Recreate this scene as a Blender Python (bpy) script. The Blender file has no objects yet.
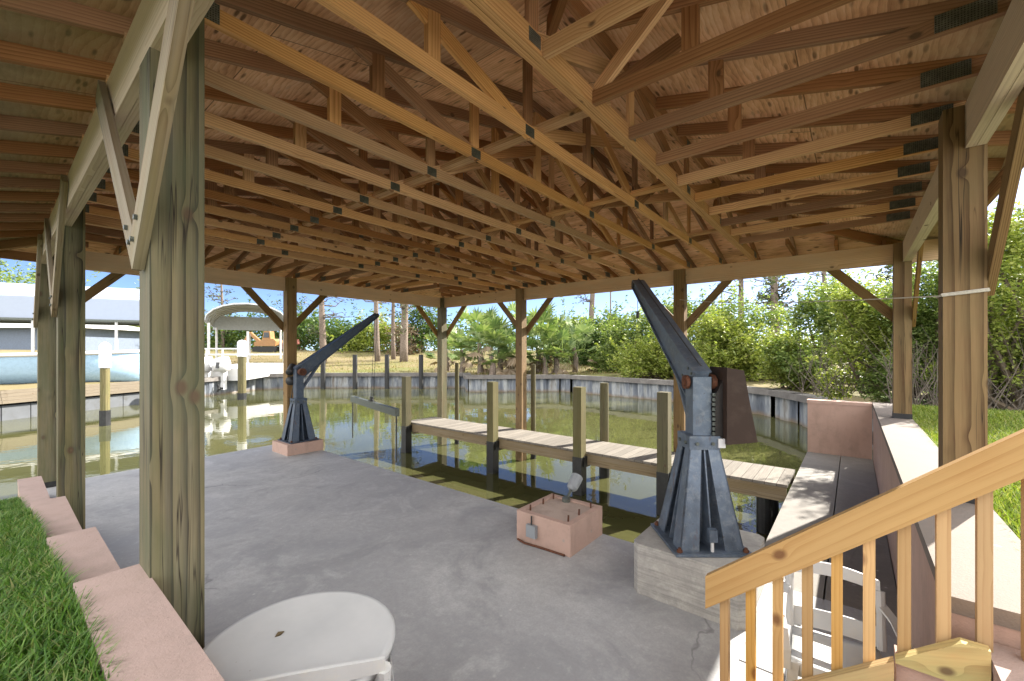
import bpy, bmesh, math, random
import numpy as np
from mathutils import Vector, Matrix

# World axes: +X ("u") runs from the lawn wall across the slab to the canal, +Y ("v") runs along the dock, z = 0 is the slab.
sc = bpy.context.scene
C = sc.collection
TH = .681
SN, CS = math.sin(TH), math.cos(TH)
R = random.Random(7)
WORLD = {}

def at(x, d):
    """ground point seen in image column x at depth d (metres from the tripod)"""
    X = (x - 512) * d / 421
    return X * SN + d * CS, -X * CS + d * SN

# ------------------------------------------------------------------ mesh builder
class MB:
    def __init__(s):
        s.v, s.f, s.w, s.uv = [], [], [], {}
    def add(s, vs, fs, ws=None):
        n = len(s.v)
        s.v += [Vector(p) for p in vs]
        o = Vector((R.uniform(-20, 20), R.uniform(-.05, .05), R.uniform(-.05, .05)))
        s.w += [(Vector(q) + o) for q in (ws or vs)]
        s.f += [tuple(i + n for i in f) for f in fs]
        return n
    BF = [(0, 3, 2, 1), (4, 5, 6, 7), (0, 1, 5, 4), (1, 2, 6, 5), (2, 3, 7, 6), (3, 0, 4, 7)]
    def bar(s, p0, p1, w, h, up=(0, 0, 1), w1=None, h1=None, roll=0):
        p0, p1 = Vector(p0), Vector(p1)
        x = (p1 - p0); L = x.length; x.normalize()
        y = Vector(up).cross(x)
        if y.length < 1e-4: y = Vector((0, 1, 0)).cross(x)
        y.normalize(); z = x.cross(y)
        if roll: y, z = y * math.cos(roll) + z * math.sin(roll), z * math.cos(roll) - y * math.sin(roll)
        w1 = w if w1 is None else w1; h1 = h if h1 is None else h1
        vs, ws = [], []
        for hh, sz in ((-.5, 0), (.5, 1)):
            for (t, a) in ((0, -.5), (1, -.5), (1, .5), (0, .5)):
                W = w1 if t else w; H = h1 if t else h
                vs.append(p0 + x * (L * t) + y * (a * W) + z * (hh * H))
                ws.append((L * t, a * W, hh * H))
        s.add(vs, MB.BF, ws)
    def box(s, lo, hi):
        lo, hi = Vector(lo), Vector(hi)
        c = (lo + hi) / 2; d = hi - lo
        if d.z >= d.x and d.z >= d.y: s.bar((c.x, c.y, lo.z), (c.x, c.y, hi.z), d.x, d.y, up=(0, 1, 0))
        elif d.x >= d.y: s.bar((lo.x, c.y, c.z), (hi.x, c.y, c.z), d.y, d.z)
        else: s.bar((c.x, lo.y, c.z), (c.x, hi.y, c.z), d.x, d.z)
    def prism(s, poly, vec, axis=None):
        """closed polygon of 3-D points extruded by vec; axis = grain direction"""
        poly = [Vector(p) for p in poly]; vec = Vector(vec); n = len(poly)
        vs = poly + [p + vec for p in poly]
        fs = [tuple(range(n - 1, -1, -1)), tuple(range(n, 2 * n))] + [(i, (i + 1) % n, (i + 1) % n + n, i + n) for i in range(n)]
        ws = None
        if axis is not None:
            a = Vector(axis).normalized(); b = vec.normalized(); c = a.cross(b)
            ws = [(p.dot(a), p.dot(b), p.dot(c)) for p in vs]
        s.add(vs, fs, ws)
    def tube(s, pts, r, n=8, cap=True):
        pts = [Vector(p) for p in pts]
        rs = r if isinstance(r, (list, tuple)) else [r] * len(pts)
        vs, ws, L = [], [], 0
        ref = None
        for i, p in enumerate(pts):
            d = (pts[min(i + 1, len(pts) - 1)] - pts[max(i - 1, 0)]).normalized()
            if ref is None: ref = Vector((0, 0, 1)) if abs(d.z) < .9 else Vector((1, 0, 0))
            a = d.cross(ref).normalized(); b = a.cross(d); ref = b
            if i: L += (p - pts[i - 1]).length
            for k in range(n):
                t = 2 * math.pi * k / n
                vs.append(p + (a * math.cos(t) + b * math.sin(t)) * rs[i])
                ws.append((L, math.cos(t) * rs[i], math.sin(t) * rs[i]))
        fs = []
        for i in range(len(pts) - 1):
            for k in range(n):
                fs.append((i * n + k, i * n + (k + 1) % n, (i + 1) * n + (k + 1) % n, (i + 1) * n + k))
        if cap:
            fs.append(tuple(range(n - 1, -1, -1))); m = (len(pts) - 1) * n; fs.append(tuple(range(m, m + n)))
        s.add(vs, fs, ws)
    def lathe(s, prof, c, n=20):
        s.tube_prof([(r, z) for r, z in prof], Vector(c), n)
    def tube_prof(s, prof, c, n):
        vs = []
        for r, z in prof:
            for k in range(n):
                t = 2 * math.pi * k / n
                vs.append(c + Vector((math.cos(t) * r, math.sin(t) * r, z)))
        fs = [(i * n + k, i * n + (k + 1) % n, (i + 1) * n + (k + 1) % n, (i + 1) * n + k) for i in range(len(prof) - 1) for k in range(n)]
        fs.append(tuple(range(n - 1, -1, -1))); m = (len(prof) - 1) * n; fs.append(tuple(range(m, m + n)))
        s.add(vs, fs)

def link(o, parent, origin):
    C.objects.link(o)
    if parent is not None:
        o.parent = parent; o.location = origin - WORLD[parent.name]
    else: o.location = origin
    WORLD[o.name] = origin.copy()
    return o

def obj(name, mb, mat, parent=None, bevel=0, smooth=False, origin=None, seg=1):
    lo = Vector([min(p[i] for p in mb.v) for i in range(3)]); hi = Vector([max(p[i] for p in mb.v) for i in range(3)])
    og = Vector(origin) if origin is not None else Vector(((lo.x + hi.x) / 2, (lo.y + hi.y) / 2, lo.z))
    bm = bmesh.new()
    lay = bm.verts.layers.float_vector.new('wco')
    bv = [bm.verts.new(p - og) for p in mb.v]
    for b, w in zip(bv, mb.w): b[lay] = w
    for f in mb.f:
        try: bm.faces.new([bv[i] for i in f])
        except ValueError: pass
    if bevel:
        es = [e for e in bm.edges if len(e.link_faces) == 2 and e.calc_face_angle(0) > .5]
        bmesh.ops.bevel(bm, geom=es, offset=bevel, segments=seg, affect='EDGES', clamp_overlap=True)
    bmesh.ops.recalc_face_normals(bm, faces=bm.faces[:])
    me = bpy.data.meshes.new(name); bm.to_mesh(me); bm.free()
    if smooth:
        for p in me.polygons: p.use_smooth = True
    me.materials.append(mat)
    return link(bpy.data.objects.new(name, me), parent, og)

def tag(o, label, cat, group=None):
    o['label'] = label; o['category'] = cat
    if group: o['group'] = group
    return o

def thing(name, label, cat, loc, group=None):
    o = bpy.data.objects.new(name, None); o.empty_display_size = .1
    link(o, None, Vector(loc))
    return tag(o, label, cat, group)

def struct(o): o['kind'] = 'structure'; return o

def npmesh(name, V, F, mat, parent=None, origin=(0, 0, 0), per=4, smooth=False):
    """fast mesh from arrays; F has `per` corners a face"""
    me = bpy.data.meshes.new(name)
    og = Vector(origin)
    V = np.asarray(V, dtype=np.float32) - np.array(og, dtype=np.float32)
    F = np.asarray(F, dtype=np.int32)
    me.vertices.add(len(V)); me.vertices.foreach_set('co', V.ravel())
    me.loops.add(F.size); me.loops.foreach_set('vertex_index', F.ravel())
    me.polygons.add(len(F)); me.polygons.foreach_set('loop_start', np.arange(0, F.size, per, dtype=np.int32))
    me.update(calc_edges=True); me.validate()
    if smooth: me.polygons.foreach_set('use_smooth', np.ones(len(F), dtype=bool))
    me.materials.append(mat)
    return link(bpy.data.objects.new(name, me), parent, og)

# ------------------------------------------------------------------ materials
class NT:
    def __init__(s, name):
        s.m = bpy.data.materials.new(name); s.m.use_nodes = True
        s.t = s.m.node_tree; s.t.nodes.clear()
        s.out = s.n('ShaderNodeOutputMaterial')
        s.b = s.n('ShaderNodeBsdfPrincipled'); s.l(s.b.outputs[0], s.out.inputs['Surface'])
    def n(s, t, **k):
        nd = s.t.nodes.new(t)
        for a, b in k.items(): setattr(nd, a, b)
        return nd
    def l(s, a, b): s.t.links.new(a, b)
    def val(s, sock, v):
        if hasattr(v, 'is_linked') or isinstance(v, bpy.types.NodeSocket): s.l(v, sock)
        else: sock.default_value = v
    def math(s, op, a, b=0, c=0, clamp=False):
        nd = s.n('ShaderNodeMath', operation=op, use_clamp=clamp)
        for i, v in enumerate((a, b, c)): s.val(nd.inputs[i], v)
        return nd.outputs[0]
    def vm(s, op, a, b=(0, 0, 0)):
        nd = s.n('ShaderNodeVectorMath', operation=op)
        s.val(nd.inputs[0], a); s.val(nd.inputs[1], b)
        return nd.outputs[0]
    def obj(s): return s.n('ShaderNodeTexCoord').outputs['Object']
    def attr(s, nm): return s.n('ShaderNodeAttribute', attribute_name=nm).outputs['Vector']
    def noise(s, v, scale, detail=3, rough=.5, dist=0, col=False):
        nd = s.n('ShaderNodeTexNoise')
        s.l(v, nd.inputs['Vector']); nd.inputs['Scale'].default_value = scale; nd.inputs['Detail'].default_value = detail
        nd.inputs['Roughness'].default_value = rough; nd.inputs['Distortion'].default_value = dist
        return nd.outputs['Color' if col else 'Fac']
    def voro(s, v, scale, feature='F1', rnd=1.0):
        nd = s.n('ShaderNodeTexVoronoi', feature=feature)
        s.l(v, nd.inputs['Vector']); nd.inputs['Scale'].default_value = scale; nd.inputs['Randomness'].default_value = rnd
        return nd
    def ramp(s, f, stops):
        nd = s.n('ShaderNodeValToRGB'); s.l(f, nd.inputs[0])
        el = nd.color_ramp.elements
        while len(el) < len(stops): el.new(.5)
        for e, (p, c) in zip(el, stops): e.position = p; e.color = (*c, 1) if len(c) == 3 else c
        return nd.outputs[0]
    def mix(s, f, a, b, mode='MIX'):
        nd = s.n('ShaderNodeMix', data_type='RGBA', blend_type=mode)
        s.val(nd.inputs[0], f)
        for i, v in ((6, a), (7, b)):
            if isinstance(v, (tuple, list)): nd.inputs[i].default_value = (*v[:3], 1)
            else: s.l(v, nd.inputs[i])
        return nd.outputs[2]
    def rng(s, f, a, b, c=0, d=1):
        nd = s.n('ShaderNodeMapRange'); s.val(nd.inputs[0], f)
        for i, v in enumerate((a, b, c, d)): nd.inputs[i + 1].default_value = v
        return nd.outputs[0]
    def bump(s, h, strength=.3, dist=.01):
        nd = s.n('ShaderNodeBump'); s.l(h, nd.inputs['Height']); nd.inputs['Strength'].default_value = strength; nd.inputs['Distance'].default_value = dist
        s.l(nd.outputs[0], s.b.inputs['Normal'])
    def set(s, color=None, rough=None, metal=None, spec=None):
        if color is not None:
            if isinstance(color, (tuple, list)): s.b.inputs['Base Color'].default_value = (*color[:3], 1)
            else: s.l(color, s.b.inputs['Base Color'])
        if rough is not None: s.val(s.b.inputs['Roughness'], rough)
        if metal is not None: s.val(s.b.inputs['Metallic'], metal)
        if spec is not None: s.b.inputs['Specular IOR Level'].default_value = spec
        return s.m

def wood(name, late, early, knot=(.09, .05, .025), tint=None, tint_amt=.5, rings=26, weather=0., rough=.75, contrast=1., knots=1., crack=0., bump=.25, wob=.06, kw=.03, ks=1.):
    n = NT(name)
    w = n.attr('wco')
    rnd = n.n('ShaderNodeObjectInfo').outputs['Random']
    off = n.n('ShaderNodeCombineXYZ'); n.l(n.math('MULTIPLY', rnd, 61.), off.inputs[0])
    w = n.vm('ADD', w, off.outputs[0])
    # knots
    kv = n.voro(n.vm('MULTIPLY', w, (3.4, 5., 5.)), 1.0)
    kd = kv.outputs['Distance']
    kn = n.rng(kd, .06 * ks, .105 * ks, 1, 0)
    warp = n.rng(kd, .0, .36, 1, 0)
    nz = n.noise(n.vm('MULTIPLY', w, (.5, 6, 6)), 1.0, 3, col=True)
    d = n.vm('MULTIPLY', n.vm('SUBTRACT', nz, (.5, .5, .5)), (0, wob, wob))
    p = n.vm('ADD', w, d)
    sep = n.n('ShaderNodeSeparateXYZ'); n.l(p, sep.inputs[0])
    y = n.math('ADD', sep.outputs[1], .06); z = n.math('ADD', sep.outputs[2], .09)
    rad = n.math('SQRT', n.math('ADD', n.math('MULTIPLY', y, y), n.math('MULTIPLY', z, z)))
    rad = n.math('ADD', rad, n.math('MULTIPLY', n.math('POWER', warp, 2.5), kw))
    ph = n.math('FRACT', n.math('MULTIPLY', rad, rings * 4.))
    ring = n.math('POWER', ph, 2.2)
    fine = n.noise(n.vm('MULTIPLY', w, (3, 120, 120)), 1., 3, .65)
    broad = n.noise(n.vm('MULTIPLY', w, (1.6, 9, 9)), 1., 3)
    f = n.math('MULTIPLY', ring, .9 * contrast)
    f = n.math('ADD', f, n.math('MULTIPLY', n.math('SUBTRACT', fine, .5), 1.0), clamp=True)
    col = n.mix(f, early, late)
    col = n.mix(n.rng(broad, .3, .75, 0, .75), col, n.mix(.5, col, late))
    if tint:
        t = n.noise(n.vm('MULTIPLY', w, (2.2, 6, 6)), 1., 4, .6)
        col = n.mix(n.rng(t, .4, .65, 0, tint_amt), col, tint)
    if weather:
        t = n.noise(n.vm('MULTIPLY', w, (1.2, 25, 25)), 1., 4, .65)
        col = n.mix(n.rng(t, .35, .7, 0, weather), col, (.33, .30, .27))
    if knots:
        col = n.mix(n.math('MULTIPLY', kn, .85 * knots), col, knot)
    if crack:
        ck = n.noise(n.vm('MULTIPLY', w, (.7, 26, 26)), 1., 2, .5, .4)
        ck = n.math('ABSOLUTE', n.math('SUBTRACT', ck, .5))
        mk = n.noise(n.vm('MULTIPLY', w, (.8, 4, 4)), 1., 1)
        cc = n.math('MULTIPLY', n.rng(ck, .0, .018, crack, 0), n.rng(mk, .46, .56, 0, 1))
        col = n.mix(cc, col, (.02, .013, .008))
    # board to board differences
    hsv = n.n('ShaderNodeHueSaturation'); n.l(col, hsv.inputs['Color'])
    n.l(n.rng(rnd, 0, 1, .8, 1.18), hsv.inputs['Value']); n.l(n.rng(n.math('FRACT', n.math('MULTIPLY', rnd, 7.3)), 0, 1, .85, 1.1), hsv.inputs['Saturation'])
    n.bump(n.math('ADD', f, n.math('MULTIPLY', kn, -.5)), bump, .003)
    return n.set(hsv.outputs[0], rough, spec=.3)

M = {}
M['post_green'] = wood('aged_post_wood', (.03, .024, .009), (.17, .135, .056), tint=(.06, .078, .03), tint_amt=.5, ks=1.4, rings=29, weather=.12, crack=1., bump=.2, contrast=1.2, wob=.009, kw=.009)
M['post_brown'] = wood('brown_post_wood', (.095, .045, .014), (.30, .185, .075), tint=(.20, .155, .06), tint_amt=.35, ks=1.4, rings=29, crack=1., bump=.2, contrast=1.15, wob=.009, kw=.009)
M['beam'] = wood('eave_beam_wood', (.44, .26, .14), (.72, .50, .31), rings=17, knots=.8, contrast=.8, tint=(.52, .40, .27), tint_amt=.5)
M['beam_grey'] = wood('weathered_beam_wood', (.46, .33, .23), (.72, .585, .44), weather=.2, rings=17, contrast=.7)
M['truss'] = wood('truss_wood', (.32, .14, .052), (.70, .425, .205), tint=(.51, .29, .125), tint_amt=.5, rings=17)
M['truss_dark'] = wood('aged_truss_wood', (.15, .062, .024), (.37, .195, .09), tint=(.26, .115, .05), tint_amt=.5, rings=17)
M['brace_old'] = wood('aged_brace_wood', (.14, .09, .042), (.29, .21, .115), tint=(.21, .19, .085), tint_amt=.5, rings=14, weather=.35, crack=.5)
M['rail'] = wood('fresh_pine_wood', (.31, .155, .042), (.47, .285, .105), knot=(.13, .05, .017), ks=1.35, rings=17, contrast=.7, wob=.05, kw=.022, tint=(.43, .275, .105), tint_amt=.4, rough=.6)
M['tread'] = wood('treated_board_wood', (.27, .145, .04), (.48, .31, .105), tint=(.32, .33, .13), tint_amt=.6, rings=12)
M['dock'] = wood('dock_frame_wood', (.145, .105, .055), (.27, .21, .13), weather=.25, rings=17)
M['pile'] = wood('piling_wood', (.06, .05, .02), (.135, .115, .05), weather=.08, tint=(.085, .09, .036), tint_amt=.4, rings=20, crack=.6)

def mat_ply():
    n = NT('plywood_sheathing')
    uv = n.n('ShaderNodeUVMap').outputs[0]
    br = n.n('ShaderNodeTexBrick'); n.l(uv, br.inputs['Vector'])
    br.inputs['Color1'].default_value = (0, 0, 0, 1); br.inputs['Color2'].default_value = (1, 1, 1, 1); br.inputs['Mortar'].default_value = (.5, .5, .5, 1)
    br.inputs['Scale'].default_value = 1; br.inputs['Mortar Size'].default_value = .0035; br.inputs['Brick Width'].default_value = 2.44; br.inputs['Row Height'].default_value = 1.22
    br.inputs['Mortar Smooth'].default_value = 0
    seam = br.outputs['Fac']
    sh = br.outputs['Color']
    p = n.vm('ADD', uv, n.vm('MULTIPLY', sh, (31, 17, 5)))
    nz = n.noise(n.vm('MULTIPLY', p, (.55, 2.2, 1)), 1., 3, .5, col=True)
    d = n.vm('ADD', p, n.vm('MULTIPLY', n.vm('SUBTRACT', nz, (.5, .5, .5)), (.5, .34, 0)))
    wv = n.n('ShaderNodeTexWave', wave_type='BANDS', bands_direction='Y', wave_profile='SAW'); n.l(d, wv.inputs['Vector'])
    wv.inputs['Scale'].default_value = 9; wv.inputs['Distortion'].default_value = 3.; wv.inputs['Detail'].default_value = 2
    fine = n.noise(n.vm('MULTIPLY', p, (9, 170, 1)), 1., 2, .6)
    pt = n.noise(n.vm('MULTIPLY', p, (2.2, 9, 1)), 1., 5, .7)
    f = n.math('ADD', n.math('ADD', n.math('MULTIPLY', n.math('POWER', wv.outputs['Fac'], 2.), .3), n.math('MULTIPLY', fine, .45)), n.math('MULTIPLY', n.math('SUBTRACT', pt, .42), 1.5), clamp=True)
    col = n.ramp(f, [(.1, (.90, .61, .41)), (.42, (.78, .455, .265)), (.9, (.40, .185, .085))])
    # darker football patches and knots
    kv = n.voro(n.vm('MULTIPLY', p, (2.4, 3.6, 1)), 1.)
    col = n.mix(n.rng(kv.outputs['Distance'], .06, .11, .85, 0), col, (.10, .045, .02))
    k2 = n.voro(n.vm('MULTIPLY', p, (5, 19, 1)), 1.)
    pm = n.noise(p, 1.3, 1)
    col = n.mix(n.math('MULTIPLY', n.rng(k2.outputs['Distance'], .14, .27, .85, 0), n.rng(pm, .36, .5, .25, 1)), col, (.10, .045, .018))
    dm = n.noise(p, .8, 4, .6)
    col = n.mix(n.rng(dm, .5, .75, 0, .5), col, (.22, .145, .10))
    hsv = n.n('ShaderNodeHueSaturation'); n.l(col, hsv.inputs['Color']); n.l(n.rng(sh, 0, 1, .85, 1.15), hsv.inputs['Value'])
    su = n.n('ShaderNodeSeparateXYZ'); n.l(uv, su.inputs[0])
    ew = n.noise(uv, 3.2, 5, .7)
    edge = n.rng(n.math('ADD', su.outputs[1], n.math('MULTIPLY', ew, .5)), .55, 1.15, 1, 0)
    mould = n.mix(n.rng(ew, .35, .65, 0, 1), (.40, .34, .21), (.20, .165, .10))
    c2 = n.mix(n.math('MULTIPLY', edge, .75), hsv.outputs[0], mould)
    col = n.mix(n.math('MULTIPLY', seam, .8), c2, (.08, .045, .02))
    n.bump(f, .12, .003)
    return n.set(col, .8, spec=.2)
M['ply'] = mat_ply()

def mat_concrete(name, base, dark, light, scale=1., stain=.6, rough=.75, board=False):
    n = NT(name)
    o = n.obj()
    a = n.noise(o, .55 * scale, 5, .62, .6); b = n.noise(o, 3.2 * scale, 6, .65, .3); c = n.noise(o, 60, 3, .6)
    col = n.ramp(a, [(.28, dark), (.5, base), (.72, light)])
    col = n.mix(n.rng(b, .35, .75, 0, stain), col, n.mix(.5, dark, base))
    sm = n.noise(n.vm('MULTIPLY', o, (1.1, .95, 1)), 1.7 * scale, 6, .7, .8)
    col = n.mix(n.rng(sm, .52, .66, 0, .7), col, light)
    dk = n.noise(n.vm('MULTIPLY', o, (1., 1.15, 1)), 1.2 * scale, 6, .7, .7)
    col = n.mix(n.rng(dk, .5, .66, 0, .75), col, dark)
    sp = n.voro(o, 9.)
    msk = n.noise(o, 2.1, 2)
    col = n.mix(n.math('MULTIPLY', n.rng(sp.outputs['Distance'], .05, .14, .7, 0), n.rng(msk, .55, .64, 0, 1)), col, (.62, .62, .60))
    c3 = n.noise(o, 17., 5, .75); col = n.mix(n.rng(c3, .42, .68, 0, .4), col, dark); col = n.mix(n.rng(c3, .3, .42, .35, 0), col, light)
    col = n.mix(n.rng(c, .3, .7, 0, .4), col, dark)
    # hairline cracks
    wob = n.vm('ADD', o, n.vm('MULTIPLY', n.vm('SUBTRACT', n.noise(o, 1.5, 4, col=True), (.5, .5, .5)), (.8, .8, .8)))
    ck = n.voro(wob, .33, 'DISTANCE_TO_EDGE')
    cm = n.noise(o, .7, 2)
    col = n.mix(n.math('MULTIPLY', n.rng(ck.outputs['Distance'], .0, .004, .5, 0), n.rng(cm, .52, .62, 0, 1)), col, n.mix(.8, dark, (.02, .02, .02)))
    if board:
        z = n.vm('MULTIPLY', o, (1.5, 1.5, 34)); bd = n.noise(z, 1., 4, .7)
        col = n.mix(n.rng(bd, .45, .7, 0, .45), col, (.075, .075, .075))
    n.bump(n.math('ADD', n.math('MULTIPLY', c, .4), b), .22, .006)
    return n.set(col, n.rng(a, .3, .7, rough - .15, rough + .1), spec=.35)
M['slab'] = mat_concrete('slab_concrete', (.40, .40, .408), (.26, .262, .27), (.53, .53, .53), stain=.5, rough=.6)
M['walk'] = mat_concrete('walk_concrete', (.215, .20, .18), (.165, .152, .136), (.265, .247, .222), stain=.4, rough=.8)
M['bounce_slab'] = mat_concrete('bounce_slab_concrete', (.62, .59, .55), (.55, .52, .48), (.68, .65, .60), 1., .4, .8)
M['block'] = mat_concrete('block_concrete', (.44, .42, .385), (.27, .26, .245), (.54, .52, .475), 2.5, .5, .8, True)

def mat_stucco(name, base, dark):
    n = NT(name)
    o = n.obj()
    a = n.noise(o, 1.4, 5, .6, .5); b = n.noise(o, 110, 2, .6); c = n.noise(n.vm('MULTIPLY', o, (5, 5, 1.4)), 1., 5, .65)
    col = n.mix(n.rng(a, .35, .7, 0, .6), base, dark)
    col = n.mix(n.rng(c, .5, .72, 0, .65), col, n.mix(.5, dark, (.25, .19, .16)))
    sp = n.voro(o, 13.)
    col = n.mix(n.rng(sp.outputs['Distance'], .03, .07, .5, 0), col, (.12, .09, .075))
    chip = n.voro(o, 3.1); cmn = n.noise(o, 22., 4, .7)
    col = n.mix(n.math('MULTIPLY', n.rng(n.math('ADD', chip.outputs['Distance'], n.math('MULTIPLY', cmn, .12)), .10, .13, .7, 0), 1.), col, (.30, .28, .26))
    g2 = n.noise(o, 7., 6, .72); col = n.mix(n.rng(g2, .5, .72, 0, .45), col, n.mix(.6, dark, (.2, .17, .15)))
    n.bump(n.math('ADD', b, n.math('MULTIPLY', g2, 1.2)), .4, .005)
    return n.set(col, .85, spec=.25)
M['pink'] = mat_stucco('pink_painted_stucco', (.46, .32, .265), (.40, .265, .215))
M['pink_cap'] = mat_stucco('pale_pink_cap', (.365, .272, .242), (.305, .222, .195))
M['sun_dimmed_cap'] = mat_stucco('sandy_sun_dimmed_top', (.185, .158, .138), (.16, .135, .118))  # sandy cap tone darkened to offset full sun; pink_cap serves the shaded wall
M['pink_old'] = mat_stucco('worn_pink_top', (.44, .35, .30), (.28, .215, .18))

def mat_simple(name, col, rough=.5, metal=0., var=.15, dirt=None, dscale=6., spec=.5, bump=0., rust=0.):
    n = NT(name)
    o = n.obj(); a = n.noise(o, dscale, 5, .65)
    c = n.mix(n.rng(a, .3, .7, 0, 1), [x * (1 - var) for x in col], [min(1, x * (1 + var)) for x in col])
    if dirt:
        b = n.noise(o, dscale * 2.3, 5, .7, .4); c = n.mix(n.rng(b, .5, .72, 0, .8), c, dirt)
    if rust:
        q = n.noise(n.vm('MULTIPLY', o, (9, 9, 2.2)), 1., 6, .75); c = n.mix(n.rng(q, .6, .72, 0, rust), c, (.13, .055, .025))
        q = n.noise(o, 26., 4, .7); c = n.mix(n.rng(q, .66, .7, 0, rust), c, (.06, .04, .03))
    if bump: n.bump(n.noise(o, 60, 3), bump, .003)
    return n.set(c, n.rng(a, .3, .7, max(.05, rough - .1), min(1, rough + .1)), metal, spec)
M['steel'] = mat_simple('painted_grey_steel', (.105, .135, .18), .45, .4, .3, (.20, .225, .25), 7., .5, .25, .8)
M['steel_navy'] = mat_simple('painted_navy_steel', (.05, .07, .105), .45, .4, .3, (.11, .125, .14), 6., .5, .2, .8)
M['galv'] = mat_simple('galvanised_plate', (.10, .112, .10), .5, .45, .35, (.17, .18, .15), 30.)
M['black'] = mat_simple('black_sleeve', (.012, .012, .014), .5, 0, .3, (.03, .035, .03))
def mat_plate():
    n = NT('toothed_nail_plate'); o = n.obj(); v = n.voro(o, 95., rnd=.1); a = n.noise(o, 25., 4, .7)
    c = n.mix(n.rng(a, .35, .65, 0, 1), (.085, .095, .088), (.17, .18, .16)); c = n.mix(n.rng(v.outputs['Distance'], .2, .32, 1, 0), c, (.015, .015, .014))
    n.bump(v.outputs['Distance'], .6, .002)
    return n.set(c, .5, .5)
M['nail'] = mat_plate()
M['rust'] = mat_simple('rusty_shaft', (.12, .045, .022), .8, .2, .4, (.045, .022, .015), 25.)
M['brown'] = mat_simple('brown_cover', (.040, .025, .019), .6, 0, .12, (.062, .042, .033), 3., .2)
M['brown_dark'] = mat_simple('dark_motor_housing', (.012, .009, .008), .6, 0, .2)
M['white_pl'] = mat_simple('white_resin', (.54, .545, .545), .42, 0, .04, (.60, .58, .53), 5.)
M['white'] = mat_simple('white_paint', (.55, .55, .55), .5, 0, .05, (.6, .58, .54), 3.)
M['grey_box'] = mat_simple('grey_box_plastic', (.25, .27, .29), .55, 0, .1)
M['cable_y'] = mat_simple('yellow_cable', (.42, .36, .10), .6)
M['rope'] = mat_simple('pale_rope', (.46, .43, .37), .85, 0, .2, None, 80.)
M['wire'] = mat_simple('dark_cable', (.03, .03, .03), .5)
M['shingle'] = mat_simple('grey_shingle', (.16, .155, .15), .9, 0, .3, None, 14.)
M['leafbit'] = mat_simple('dry_leaf', (.12, .085, .04), .8)
M['sheet'] = mat_simple('pale_blue_gelcoat', (.33, .50, .70), .28, 0, .05)
M['canvas'] = mat_simple('white_canvas', (.30, .34, .42), .7, 0, .03)
M['house_blue'] = mat_simple('slate_blue_siding', (.12, .15, .2), .7)
M['roof_w'] = mat_simple('pale_roof', (.62, .62, .62), .7, 0, .12)
M['orange'] = mat_simple('orange_machine_paint', (.27, .14, .05), .5, 0, .2, (.25, .12, .05), 4.)
M['rubber'] = mat_simple('dark_rubber', (.02, .02, .02), .8)
M['redp'] = mat_simple('dull_red_paint', (.16, .05, .035), .5)
M['glass_dark'] = mat_simple('dark_window', (.02, .025, .03), .1)
M['bark'] = mat_simple('grey_bark', (.17, .135, .11), .95, 0, .4, (.09, .07, .055), 9., .1, .6)
M['stem'] = mat_simple('brown_stem', (.13, .10, .07), .95, 0, .4, (.06, .05, .04), 12., .1)
M['bareb'] = mat_simple('grey_twigs', (.11, .092, .075), .95, 0, .3, None, 12., .1)

def mat_deck():
    n = NT('pale_dock_boards')
    o = n.obj()
    sep = n.n('ShaderNodeSeparateXYZ'); n.l(o, sep.inputs[0])
    t = n.math('DIVIDE', sep.outputs[1], .145)
    idn = n.math('FLOOR', t); fr = n.math('FRACT', t)
    wn = n.n('ShaderNodeTexWhiteNoise', noise_dimensions='1D'); n.l(idn, wn.inputs['W'])
    g = n.noise(n.vm('MULTIPLY', o, (3, 60, 60)), 1., 4, .65)
    c = n.mix(n.rng(g, .3, .7, 0, 1), (.165, .148, .125), (.25, .228, .198))
    hs = n.n('ShaderNodeHueSaturation'); n.l(c, hs.inputs['Color']); n.l(n.rng(wn.outputs[0], 0, 1, .82, 1.12), hs.inputs['Value'])
    gap = n.math('LESS_THAN', n.math('ABSOLUTE', n.math('SUBTRACT', fr, .5)), .478)
    c = n.mix(gap, (.05, .04, .03), hs.outputs[0])
    n.bump(n.math('ADD', gap, n.math('MULTIPLY', g, .2)), .5, .006)
    return n.set(c, .85, spec=.2)
M['deck'] = mat_deck()

def mat_leaf(name, cols, trans=.45, rough=.45):
    n = NT(name)
    g = n.n('ShaderNodeNewGeometry').outputs['Random Per Island']
    k = len(cols)
    c = n.ramp(g, [((i + .0) / max(1, k - 1), cc) for i, cc in enumerate(cols)])
    cl = n.noise(n.obj(), .9, 2)
    c = n.mix(n.rng(cl, .35, .65, 0, .35), c, n.mix(.5, c, cols[0]))
    n.set(c, rough, spec=.25)
    tr = n.n('ShaderNodeBsdfTranslucent'); n.l(n.mix(1., c, (1.15, 1.2, .6), 'MULTIPLY'), tr.inputs[0])
    mx = n.n('ShaderNodeMixShader'); mx.inputs[0].default_value = trans
    n.l(n.b.outputs[0], mx.inputs[1]); n.l(tr.outputs[0], mx.inputs[2]); n.l(mx.outputs[0], n.out.inputs['Surface'])
    return n.m
M['leaf_a'] = mat_leaf('shrub_leaf', [(.06, .10, .022), (.13, .19, .05), (.21, .27, .08), (.30, .34, .13)])
M['leaf_b'] = mat_leaf('yellow_green_leaf', [(.11, .15, .03), (.19, .235, .045), (.27, .31, .07), (.33, .34, .11)])
M['leaf_c'] = mat_leaf('dark_leaf', [(.04, .075, .02), (.075, .125, .034), (.12, .17, .05)])
M['palm'] = mat_leaf('palmetto_leaf', [(.07, .12, .04), (.13, .19, .065), (.20, .26, .10), (.29, .33, .17)], .3)
M['palm_dead'] = mat_leaf('dead_frond', [(.16, .11, .065), (.24, .18, .12), (.32, .26, .19)], .15, .8)
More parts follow.
